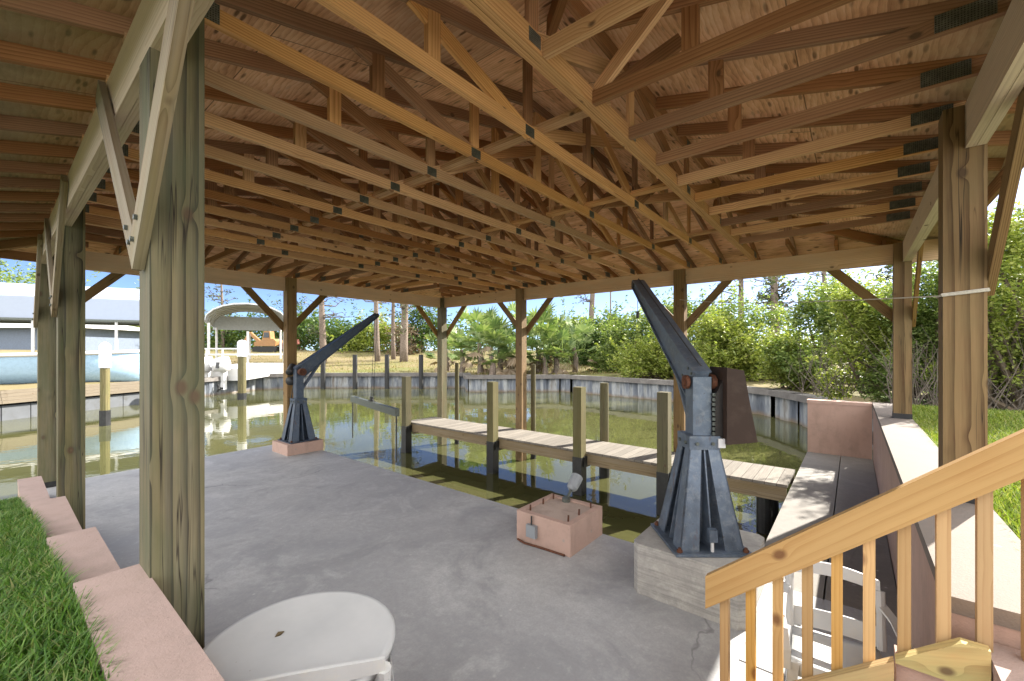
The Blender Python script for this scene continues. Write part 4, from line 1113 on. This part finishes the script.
def arch_canopy():
    A = at(204, 33.); B = at(288, 36.)
    A, B = Vector((*A, 0)), Vector((*B, 0)); d = (B - A).normalized(); n = Vector((-d.y, d.x, 0)); L = (B - A).length
    t = thing('arched_boat_canopy', 'grey arched metal canopy over white posts across the canal', 'canopy', A.lerp(B, .5))
    N = 10; D = 7.5
    def arc(k): 
        a = math.pi * k / N
        return -math.cos(a) * L / 2 + L / 2, 4.3 + 1.6 * math.sin(a) ** .9
    m = MB()
    vs = []
    for y in (0, D):
        for k in range(N + 1): x, z = arc(k); vs.append(A + d * x + n * y + Vector((0, 0, z)))
    for y in (0, D):
        for k in range(N + 1): x, z = arc(k); vs.append(A + d * x + n * y + Vector((0, 0, z + .05)))
    k = N + 1; fs = []
    for i in range(N): fs += [(i, i + k, i + 1 + k, i + 1), (2 * k + i, 2 * k + i + 1, 3 * k + i + 1, 3 * k + i), (i, i + 1, 2 * k + i + 1, 2 * k + i), (k + i, 3 * k + i, 3 * k + i + 1, k + i + 1)]
    m.add(vs, fs); obj('arched_roof', m, M['galv_l'], t)
    m = MB(); m.prism([A + n * D + Vector((0, 0, 4.0)), B + n * D + Vector((0, 0, 4.0)), B + n * D + Vector((0, 0, 5.3)), A + n * D + Vector((0, 0, 5.3))], n * .05); obj('back_skirt', m, M['galv_l'], t)
    m = MB()
    for j in range(6):
        y = D * j / 5; pts = []
        for kk in range(N + 1): x, z = arc(kk); pts.append(A + d * x + n * y + Vector((0, 0, z - .05)))
        m.tube(pts, .05, 6)
    obj('rib', m, M['galv_l'], t)
    for x in (.05, .5, .95):
        for y in (.1, D - .1):
            q = A + d * (L * x) + n * y; g = -1.5
            m = MB(); m.tube([q + Vector((0, 0, g)), q + Vector((0, 0, 4.2 if x != .5 else 3.6))], .1, 8); obj('canopy_post', m, M['white'], t)
    m = MB(); m.bar(A + Vector((0, 0, 1.7)), B + Vector((0, 0, 1.7)), .12, .16); obj('cross_beam', m, M['white'], t)
M['galv_l'] = mat_simple('light_galvanised_metal', (.42, .44, .46), .5, .4, .15)
arch_canopy()

def outboards():
    b = thing('motor_boat', 'white motor boat stern with railing raised on a lift', 'boat', (*at(222, 25.), .2))
    r = Vector((SN, -CS, 0)); d = Vector((CS, SN, 0)); c = Vector((*at(219, 25.5), 0))
    def Q(x, y, z): return c + r * x + d * y + Vector((0, 0, z))
    m = MB(); m.prism([Q(-1.5, .2, .15), Q(1.3, .2, .15), Q(1.5, .2, .9), Q(-1.7, .2, .9)], d * 5 + Vector((0, 0, .2))); obj('hull', m, M['white'], b, bevel=.08, seg=2)
    m = MB()
    for x in (-1.2, -.2, 1.1): m.tube([Q(x, .6, .9), Q(x, .6, 2.1)], .05, 6)
    m.tube([Q(-1.3, .6, 2.1), Q(1.2, .6, 2.1)], .05, 6); obj('rail', m, M['white'], b)
    for i, x in enumerate((-.55, .45)):
        t = thing('outboard_engine', ['left white outboard engine on the raised boat stern', 'right white outboard engine next to the white topped pile'][i], 'engine', Q(x, -.3, -.1), 'white outboard engines')
        m = MB(); pr = [(-.35, .75), (.3, .8), (.36, 1.25), (.15, 1.62), (-.3, 1.5), (-.48, 1.1)]
        m.prism([Q(x - .28, -.35 + a, z) for a, z in pr], r * .56); obj('cowling', m, M['white'], t, bevel=.1, seg=3, smooth=True)
        m = MB(); m.prism([Q(x - .1, -.4 + a, z) for a, z in ((0, .75), (.35, .75), (.28, .0), (.3, -.35), (-.05, -.35), (.05, .1))], r * .2); obj('drive_leg', m, M['white'], t, bevel=.03)
        m = MB(); m.prism([Q(x - .06 + .0, -.87, .95), Q(x + .12, -.87, .95), Q(x + .12, -.8, 1.3), Q(x - .06, -.8, 1.3)], d * .06); obj('vent', m, M['wire'], t)
        m = MB(); q = Q(x, -.5, -.25); m.tube([q - d * .05, q - d * .2], [.1, .03], 8)
        for kk in range(3):
            a = kk * 2.1; e = q - d * .12 + r * (.24 * math.cos(a)) + Vector((0, 0, .24 * math.sin(a))); m.bar(q - d * .12, e, .12, .02, up=d)
        obj('propeller', m, M['wire'], t)
outboards()

def digger():
    c = Vector((*at(268, 50.), 0)); c.z = gz(c.x, c.y); r = Vector((SN, -CS, 0)); d = Vector((CS, SN, 0))
    t = thing('excavator', 'small orange tracked excavator on the far sandy bank', 'excavator', c)
    def Q(x, y, z): return c + r * x + d * y + Vector((0, 0, z))
    for y in (-.8, .8):
        m = MB(); m.prism([Q(-1.4, y, .15), Q(-1.2, y, 0), Q(1.2, y, 0), Q(1.4, y, .15), Q(1.4, y, .5), Q(1.2, y, .7), Q(-1.2, y, .7), Q(-1.4, y, .5)], d * .4); obj('track', m, M['rubber'], t, bevel=.04)
    m = MB(); m.prism([Q(-1.2, -.8, .75), Q(1.3, -.8, .75), Q(1.4, -.8, 1.3), Q(1.1, -.8, 1.6), Q(-.2, -.8, 1.5), Q(-1.2, -.8, 1.2)], d * 1.7); obj('body', m, M['orange'], t, bevel=.06)
    m = MB(); m.prism([Q(-.3, -.7, 1.5), Q(.7, -.7, 1.6), Q(.6, -.7, 2.5), Q(-.1, -.7, 2.5)], d * .9); obj('cab', m, M['orange'], t, bevel=.05)
    m = MB(); m.prism([Q(-.15, -.74, 1.75), Q(.55, -.74, 1.75), Q(.5, -.74, 2.35), Q(-.02, -.74, 2.35)], d * .05); obj('cab_window', m, M['glass_dark'], t)
    m = MB(); m.bar(Q(-.9, 0, 1.2), Q(-2.1, 0, 2.3), .3, .35); m.bar(Q(-2.1, 0, 2.35), Q(-3., 0, .9), .24, .28); m.prism([Q(-3.2, -.4, .3), Q(-2.6, -.4, .3), Q(-2.7, -.4, 1.), Q(-3.1, -.4, .9)], d * .8); obj('arm', m, M['orange'], t, bevel=.03)
    m = MB(); m.bar(Q(1.5, 0, .7), Q(3.4, .4, 1.3), .9, .6); tag(obj('machine_trailer', m, M['redp'], bevel=.06), 'dull red implement standing beside the orange excavator', 'implement')
digger()

# ------------------------------------------------------------------ plants
def leaf_cloud(r, lobes, n, size, flat=.5):
    w = np.array([a * b * c for _, (a, b, c) in lobes]) ** .66; w /= w.sum()
    idx = r.choice(len(lobes), n, p=w)
    cen = np.array([l[0] for l in lobes])[idx]; rad = np.array([l[1] for l in lobes])[idx]
    dirv = r.normal(size=(n, 3)); dirv /= np.linalg.norm(dirv, axis=1)[:, None]
    rr = r.uniform(.35, 1.0, n) ** .6 * (1 + .12 * r.normal(size=n))
    # sub-clumps: pull leaves towards sprig centres
    P = cen + dirv * rad * rr[:, None]
    k = max(8, n // 70); sp = P[r.choice(n, k)]; j = r.integers(0, k, n); m = r.uniform(0, 1, n) < .55
    P[m] = sp[j[m]] + r.normal(size=(m.sum(), 3)) * size * 2.6
    # shoots that stick out of the crown
    q = int(n * .22); ks = max(4, q // 26); st = P[r.choice(n, ks)]
    dv_ = st - cen.mean(0); dv_ /= np.linalg.norm(dv_, axis=1)[:, None] + 1e-6; dv_ = dv_ * .7 + np.array([0, 0, .7]) + r.normal(size=(ks, 3)) * .35
    ln = size * r.uniform(5, 13, ks); jj = r.integers(0, ks, q); tt = r.uniform(0, 1, q)
    P[:q] = st[jj] + dv_[jj] * (ln[jj] * tt)[:, None] + r.normal(size=(q, 3)) * size * .7
    a = r.normal(size=(n, 3)); a[:, 2] *= flat; a /= np.linalg.norm(a, axis=1)[:, None]
    b = np.cross(a, r.normal(size=(n, 3)) + np.array([0, 0, 1.2])); b /= np.linalg.norm(b, axis=1)[:, None] + 1e-6
    L = size * r.uniform(.6, 1.4, n)[:, None]
    V = np.stack([P - a * L, P + b * L * .45, P + a * L, P - b * L * .45], 1).reshape(-1, 3)
    F = np.arange(n * 4).reshape(-1, 4)
    return V, F
def shrub(name, label, cat, x, d, wid, h, mat, n, size, group=None, seed=0, base=None, twig=7, low=.12, depth=None, skirt=False):
    r = np.random.default_rng(seed + int(x * 7)); rr = random.Random(seed + int(x))
    u, v = at(x, d); z = gz(u, v) if base is None else base
    t = thing(name, label, cat, (u, v, z - .02), group)
    lobes = []
    k = max(12, int(wid * 5 + h * 2))
    dp = depth or wid * .7
    for i in range(k):
        a = rr.uniform(-1, 1); b = rr.uniform(-1, 1); zz = rr.uniform(low, .9)
        taper = 1 - .45 * zz ** 1.5
        s = rr.uniform(.09, .21)
        ax = a * wid * .42 * taper; dx = b * dp * .42 * taper
        lobes.append(((u + SN * ax + CS * dx, v - CS * ax + SN * dx, z + h * zz), (wid * s, wid * s, h * s * .8)))
    lobes.append(((u, v, z + h * .38), (wid * .27, wid * .27, h * .34)))
    V, F = leaf_cloud(r, lobes, n, size)
    npmesh('foliage', V, F, mat, t, origin=(u, v, z))
    m = MB()
    for i in range(twig):
        c = rr.choice(lobes)[0]; p0 = Vector((u + rr.uniform(-.3, .3) * wid * .5, v + rr.uniform(-.3, .3) * wid * .5, z - .1)); p1 = Vector(c)
        md = p0.lerp(p1, .5) + Vector((rr.uniform(-.25, .25), rr.uniform(-.25, .25), rr.uniform(0, .2)))
        m.tube([p0, md, p1, p1 + (p1 - md) * .5], [.05 * h / 3, .035 * h / 3, .02, .006], 6)
    obj('stem', m, M['stem'], t)
    return t
def palmetto(label, x, d, h, n, seed, spread=1., base=None, dead=.18):
    r = random.Random(seed); u, v = at(x, d); z = gz(u, v) if base is None else base
    t = thing('palmetto', label, 'palm', (u, v, z), 'palmettos on the seawall corner')
    for part, cnt, mat in (('frond', n, M['palm']), ('dead_frond', int(n * dead), M['palm_dead'])):
        V, F = [], []
        for i in range(cnt):
            a = r.uniform(0, 2 * math.pi)
            if part == 'frond': el = r.uniform(.05, 1.35); ln = h * r.uniform(.4, .62); b0 = Vector((u + r.uniform(-.45, .45) * spread, v + r.uniform(-.45, .45) * spread, z + h * r.uniform(.1, .5)))
            else: el = r.uniform(-1.2, -.2); ln = h * r.uniform(.2, .4); b0 = Vector((u + r.uniform(-.5, .5) * spread, v + r.uniform(-.5, .5) * spread, z + h * r.uniform(.25, .5)))
            dr = Vector((math.cos(a) * math.cos(el), math.sin(a) * math.cos(el), math.sin(el))); tip = b0 + dr * ln
            side = dr.cross(Vector((0, 0, 1))); side = side.normalized() if side.length > .01 else Vector((1, 0, 0)); up = side.cross(dr)
            nb = 12; fl = h * r.uniform(.17, .26)
            k = len(V); w = .018
            V += [b0 - side * w, b0 + side * w, tip + side * w, tip - side * w]; F.append((k, k + 1, k + 2, k + 3))
            for j in range(nb):
                q = (j / (nb - 1) - .5) * 3.9
                dd = (dr * math.cos(q) + side * math.sin(q) + up * (.12 + .1 * math.cos(q)) + Vector((0, 0, -.06 if part == 'frond' else -.5))).normalized()
                L = fl * (1 - .25 * abs(q) / 1.95) * r.uniform(.85, 1.1); sd = dd.cross(up).normalized() * (.065 + .02 * h / 4); k = len(V)
                e = tip + dd * L; md = tip + dd * L * .5
                V += [tip, md - sd, e + Vector((0, 0, -.06 * L)), md + sd]; F.append((k, k + 1, k + 2, k + 3))
        npmesh(part, [tuple(p) for p in V], F, mat, t, origin=(u, v, z))
    m = MB(); m.tube([(u, v, z - .2), (u + .1, v, z + h * .25), (u, v + .1, z + h * .5)], [.22, .2, .12], 8); obj('trunk', m, M['bark'], t)
    return t
def pine(label, x, d, h, rad, seed, leaf=400, lean=0., bare=.35, name='pine_tree', lowfol=0):
    r = random.Random(seed); rn = np.random.default_rng(seed); u, v = at(x, d); z = gz(u, v)
    t = thing(name, label, 'tree', (u, v, z), 'tall thin trees beyond the canal')
    m = MB(); pts = []; N = 8
    for i in range(N + 1):
        f = i / N; pts.append(Vector((u + lean * f * SN + .12 * math.sin(f * 5 + seed), v - lean * f * CS + .1 * math.cos(f * 4 + seed), z - .3 + h * f)))
    m.tube(pts, [rad * (1 - .75 * i / N) for i in range(N + 1)], 8); tr = obj('trunk', m, M['bark'], t, smooth=True)
    b = MB(); L = []
    for i in range(26):
        f = bare + (1 - bare) * r.random(); k = min(N - 1, int(f * N)); p = pts[k].lerp(pts[k + 1], f * N - k)
        a = r.uniform(0, 2 * math.pi); ln = h * .17 * r.uniform(.4, 1.1) * (1.15 - f * .5)
        q1 = p + Vector((math.cos(a), math.sin(a), r.uniform(-.15, .35))) * ln * .5; q2 = p + Vector((math.cos(a + .3), math.sin(a + .3), r.uniform(-.1, .55))) * ln
        b.tube([p, q1, q2], [rad * .22, rad * .14, .015], 5)
        for s in range(3):
            e0 = q1.lerp(q2, r.random()); b.tube([e0, e0 + Vector((r.uniform(-1, 1), r.uniform(-1, 1), r.uniform(-.3, .8))) * ln * .35], [rad * .09, .01], 4)
        L.append((tuple(q2), (ln * .22, ln * .22, ln * .14)))
    obj('branch', b, M['bareb'], t)
    if lowfol:
        for i in range(14):
            f = r.uniform(.12, .5); a = r.uniform(0, 6.28); o = h * .05 * (1.1 - f); L.append(((u + math.cos(a) * o, v + math.sin(a) * o, z + h * f), (h * .035, h * .035, h * .05)))
        leaf += lowfol
    if leaf:
        V, F = leaf_cloud(rn, L, leaf, .16); npmesh('crown', V, F, M['needle'], t, origin=(u, v, z))
    return t

# palmettos on the jutting corner
PALMS = [(462, 31.5, 3.4, 34), (480, 29.5, 4.4, 46), (500, 30.5, 4.7, 52), (518, 29.2, 3.6, 40), (538, 30.5, 4.6, 46), (556, 29.6, 3.3, 36), (492, 28.3, 2.6, 30), (545, 28.9, 2.4, 26), (575, 31, 3.6, 36), (447, 33, 3.4, 30)]
PLAB = ['palmetto at the left edge of the clump just right of the corner post', 'tall palmetto above the left end of the jutting seawall', 'tallest palmetto in the clump left of the second canal post', 'palmetto half hidden behind the second canal post', 'tall palmetto right of the second canal post', 'low bright palmetto at the right end of the jutting seawall', 'low palmetto with dead skirts right above the jutting cap', 'small palmetto with brown skirts at the seawall bend', 'palmetto further back above the dry grass patch', 'palmetto behind the green corner post']
for i, (x, d, h, n) in enumerate(PALMS): palmetto(PLAB[i], x, d, h, int(n * .75), 40 + i, 1.3)
# bank shrubs, left to right
SH = [
 ('low_shrub', 'low bright shrub at the foot of the bare pines', 448 - 70, 54, 9, 3.6, 'leaf_b', 5000, .2),
 ('low_shrub', 'dark low shrub below the navy boom', 345, 56, 9, 4.2, 'leaf_c', 5000, .2),
 ('low_shrub', 'dark bush beside the arched canopy', 305, 58, 9, 4.8, 'leaf_c', 5000, .2),
 ('low_shrub', 'bushes behind the orange excavator', 258, 62, 16, 4.6, 'leaf_c', 6000, .22),
 ('low_shrub', 'green bush behind the left canopy posts', 215, 62, 10, 5.2, 'leaf_a', 5000, .22),
 ('low_shrub', 'round green bush left of the corner post', 418, 52, 6.5, 5.6, 'leaf_c', 6000, .18),
 ('low_shrub', 'pale brown bush right of the bare pine', 404, 50, 4, 3.2, 'palm_dead', 2500, .16),
 ('bank_shrub', 'dense green shrub behind the palmettos', 600, 37, 6, 4.2, 'leaf_c', 9000, .14),
 ('bank_shrub', 'olive shrub above the dry grass patch', 572, 40, 7, 4.2, 'leaf_a', 9000, .15),
 ('bank_shrub', 'leafy shrub left of the near crane boom', 634, 31, 6, 4.4, 'leaf_a', 13000, .11),
 ('bank_shrub', 'light shrub hanging over the seawall behind the crane boom', 650, 25.5, 4.2, 2.6, 'leaf_b', 12000, .09),
 ('bank_shrub', 'tall shrub behind the middle canal post', 690, 27, 5.2, 4.5, 'leaf_a', 16000, .10),
 ('bank_shrub', 'round light shrub above the brown winch cover', 724, 22, 4.0, 3.3, 'leaf_b', 14000, .085),
 ('bank_shrub', 'high green shrub right of the winch cover', 758, 23, 4.6, 4.1, 'leaf_a', 18000, .09),
 ('bank_shrub', 'shrub trailing leaves over the stained seawall', 792, 17.4, 3.2, 2.3, 'leaf_b', 15000, .07),
 ('bank_shrub', 'thick shrub above the low end wall', 845, 15.5, 4.2, 3.7, 'leaf_a', 20000, .07),
 ('bank_shrub', 'sunlit shrub left of the corner post on the wall', 872, 11.6, 2.6, 2.8, 'leaf_b', 18000, .05),
 ('bank_shrub', 'shrub between the two brown wall posts', 925, 10.4, 2.6, 3.0, 'leaf_a', 22000, .042),
 ('bank_shrub', 'tall leafy shrub at the right edge of the lawn', 1012, 8.3, 2.8, 3.7, 'leaf_b', 26000, .042),
 ('bank_shrub', 'overhanging shrub beyond the right frame edge', 1090, 8.4, 3.2, 4.2, 'leaf_a', 16000, .045),
 ('bank_shrub', 'shrub filling the gap behind the near wall post', 968, 10, 3.0, 3.7, 'leaf_a', 20000, .048),
]
for i, (nm, lab, x, d, w, h, mt, n, s) in enumerate(SH):
    u, v = at(x, d); b = .86 if (nm == 'bank_shrub' and v < .6) else None
    shrub(nm, lab, 'shrub', x, d, w, h, M[mt], n, s, 'shrubs along the far bank' if nm == 'bank_shrub' else 'low bushes behind the far bank', seed=i, base=b, twig=14 if nm == 'bank_shrub' else 5, low=.03)
# dark tangle of stems below the right-hand shrubs
def tangle():
    m = MB(); r = random.Random(5)
    for i in range(260):
        x = r.uniform(800, 1110); d = r.uniform(7.6, 9.2) if x > 890 else r.uniform(11, 13.5)
        u, v = at(x, d); z = .75; h = r.uniform(.5, 1.7)
        p = Vector((u, v, z)); q = p + Vector((r.uniform(-.6, .6), r.uniform(-.6, .6), h)); md = p.lerp(q, .5) + Vector((r.uniform(-.35, .35), r.uniform(-.35, .35), 0))
        m.tube([p, md, q], [r.uniform(.006, .018), .007, .003], 5)
    o = obj('bare_stem_thicket', m, M['bareb']); o['kind'] = 'stuff'; tag(o, 'tangle of bare grey stems under the shrubs by the lawn', 'thicket')
tangle()
# trees beyond
TR = [('thin dead pine right of the brown canopy post', 322, 40, 15, .36, 0, .3, 0, 260), ('bare pine trunk above the navy boom tip', 377, 42, 16, .30, 0, .35, 0, 0), ('slim trunk just right of the navy boom tip', 394, 44, 16, .24, 0, .4, 0, 200), ('vine clad pine between boom tip and corner post', 405, 41, 15, .42, 0, .35, 0, 900),
      ('pine trunk above the palmettos', 590, 42, 16, .36, 300, .35, .5, 0), ('thin pole-like trunk left of the near boom', 610, 60, 17, .15, 0, .5, 0, 0), ('grey trunk right of the middle canal post', 739, 34, 14, .28, 0, .35, .2, 0), ('thick vine wrapped trunk above the bright shrubs', 774, 32, 14, .36, 200, .3, 0, 900),
      ('dead trunk left of the corner wall post', 828, 30, 13, .22, 0, .25, -.3, 300), ('dark pine between the two wall posts', 915, 24, 12, .2, 900, .25, 0, 0), ('leaning bare tree behind the arched canopy', 300, 60, 15, .3, 300, .2, -2, 200), ('sparse tree left of the arched canopy', 222, 58, 13, .26, 900, .25, 0, 200), ('dark juniper spire beyond the bright shrubs', 722, 42, 7.5, .15, 1200, .3, 0, 900)]
for i, (lab, x, d, h, rd, lf, br, ln, lw) in enumerate(TR): pine(lab, x, d, h, rd, 90 + i, lf, ln, br, lowfol=lw)
for i, (lab, x, d, w, h, mt) in enumerate([('big round tree behind the canvas canopy', 5, 60, 22, 12.5, 'leaf_a'), ('leafy tree behind the house end', 120, 56, 9, 5.4, 'leaf_b'), ('tall green tree behind the right hand shrubs', 1045, 17, 5, 7.5, 'leaf_a')]):
    shrub('broadleaf_tree', lab, 'tree', x, d, w, h, M[mt], 9000, .26 if d > 30 else .12, 'broadleaf trees', seed=70 + i, twig=8)
def far_wood():
    r = np.random.default_rng(3); L = []
    for x in range(-120, 1200, 22):
        d = 78 + 12 * math.sin(x * .05); u, v = at(x, d); z = gz(u, v)
        L.append(((u, v, z + 2.0), (3.6, 3.6, 2.2 + 1.2 * math.sin(x * .13))))
    V, F = leaf_cloud(r, L, 26000, .38); o = npmesh('distant_wood', V, F, M['leaf_c']); o['kind'] = 'stuff'; tag(o, 'distant dark line of trees closing the horizon', 'woods')
far_wood()

# ------------------------------------------------------------------ light, sky, camera
EL = math.radians(34.5)
S = Vector((math.cos(EL) * .940, math.cos(EL) * -.341, math.sin(EL)))
sl = bpy.data.lights.new('sun', 'SUN'); sl.energy = 2.5; sl.angle = math.radians(.53); sl.color = (1, .94, .84)
so = bpy.data.objects.new('sun', sl); C.objects.link(so); so.rotation_euler = S.to_track_quat('Z', 'Y').to_euler(); so.location = (20, -8, 20)
wd = bpy.data.worlds.new('World'); sc.world = wd; wd.use_nodes = True; nt = wd.node_tree; nt.nodes.clear()
bg = nt.nodes.new('ShaderNodeBackground'); ot = nt.nodes.new('ShaderNodeOutputWorld'); sk = nt.nodes.new('ShaderNodeTexSky')
sk.sky_type = 'NISHITA'; sk.sun_disc = False; sk.sun_elevation = EL; sk.sun_rotation = math.atan2(S.x, S.y); sk.air_density = .3; sk.dust_density = .4; sk.ozone_density = 2.0
# unseen fill-light clouds added behind and beside the tripod, clear blue over the canal
def wn(t, **k):
    n = nt.nodes.new(t)
    for a, b in k.items(): setattr(n, a, b)
    return n
def wmap(f, a, b):
    n = wn('ShaderNodeMapRange', interpolation_type='SMOOTHSTEP'); nt.links.new(f, n.inputs[0]); n.inputs[1].default_value = a; n.inputs[2].default_value = b; return n.outputs[0]
def wmul(a, b):
    n = wn('ShaderNodeMath', operation='MULTIPLY'); nt.links.new(a, n.inputs[0]); nt.links.new(b, n.inputs[1]); return n.outputs[0]
tc = wn('ShaderNodeTexCoord'); dt = wn('ShaderNodeVectorMath', operation='DOT_PRODUCT'); nt.links.new(tc.outputs['Generated'], dt.inputs[0]); dt.inputs[1].default_value = (-CS, -SN, 0)
sp = wn('ShaderNodeSeparateXYZ'); nt.links.new(tc.outputs['Generated'], sp.inputs[0])
nz = wn('ShaderNodeTexNoise'); nt.links.new(tc.outputs['Generated'], nz.inputs['Vector']); nz.inputs['Scale'].default_value = 3.; nz.inputs['Detail'].default_value = 8; nz.inputs['Roughness'].default_value = .6
cm = wmul(wmul(wmap(dt.outputs['Value'], -.5, -.1), wmap(nz.outputs['Fac'], .33, .5)), wmap(sp.outputs[2], -.02, .06))
mx = wn('ShaderNodeMix', data_type='RGBA'); nt.links.new(cm, mx.inputs[0]); nt.links.new(sk.outputs[0], mx.inputs[6]); mx.inputs[7].default_value = (12.2, 12., 11.7, 1)
nt.links.new(mx.outputs[2], bg.inputs[0]); bg.inputs[1].default_value = .05; nt.links.new(bg.outputs[0], ot.inputs[0])

cam = bpy.data.cameras.new('camera'); co = bpy.data.objects.new('camera', cam); C.objects.link(co)
cam.sensor_width = 36; cam.sensor_fit = 'HORIZONTAL'; cam.lens = 421 / 1024 * 36; cam.shift_y = 11.5 / 1024
cam.clip_start = .05; cam.clip_end = 2000
co.location = (0, 0, 1.9); co.rotation_euler = (math.pi / 2, 0, TH - math.pi / 2)
sc.camera = co
sc.view_settings.view_transform = 'Standard'; sc.view_settings.look = 'None'; sc.view_settings.gamma = 1; sc.view_settings.exposure = 2.85
sc.cycles.use_denoising = True
sc.cycles.max_bounces = 10; sc.cycles.diffuse_bounces = 8; sc.cycles.glossy_bounces = 4
sc.cycles.sample_clamp_indirect = 8; sc.cycles.caustics_reflective = True
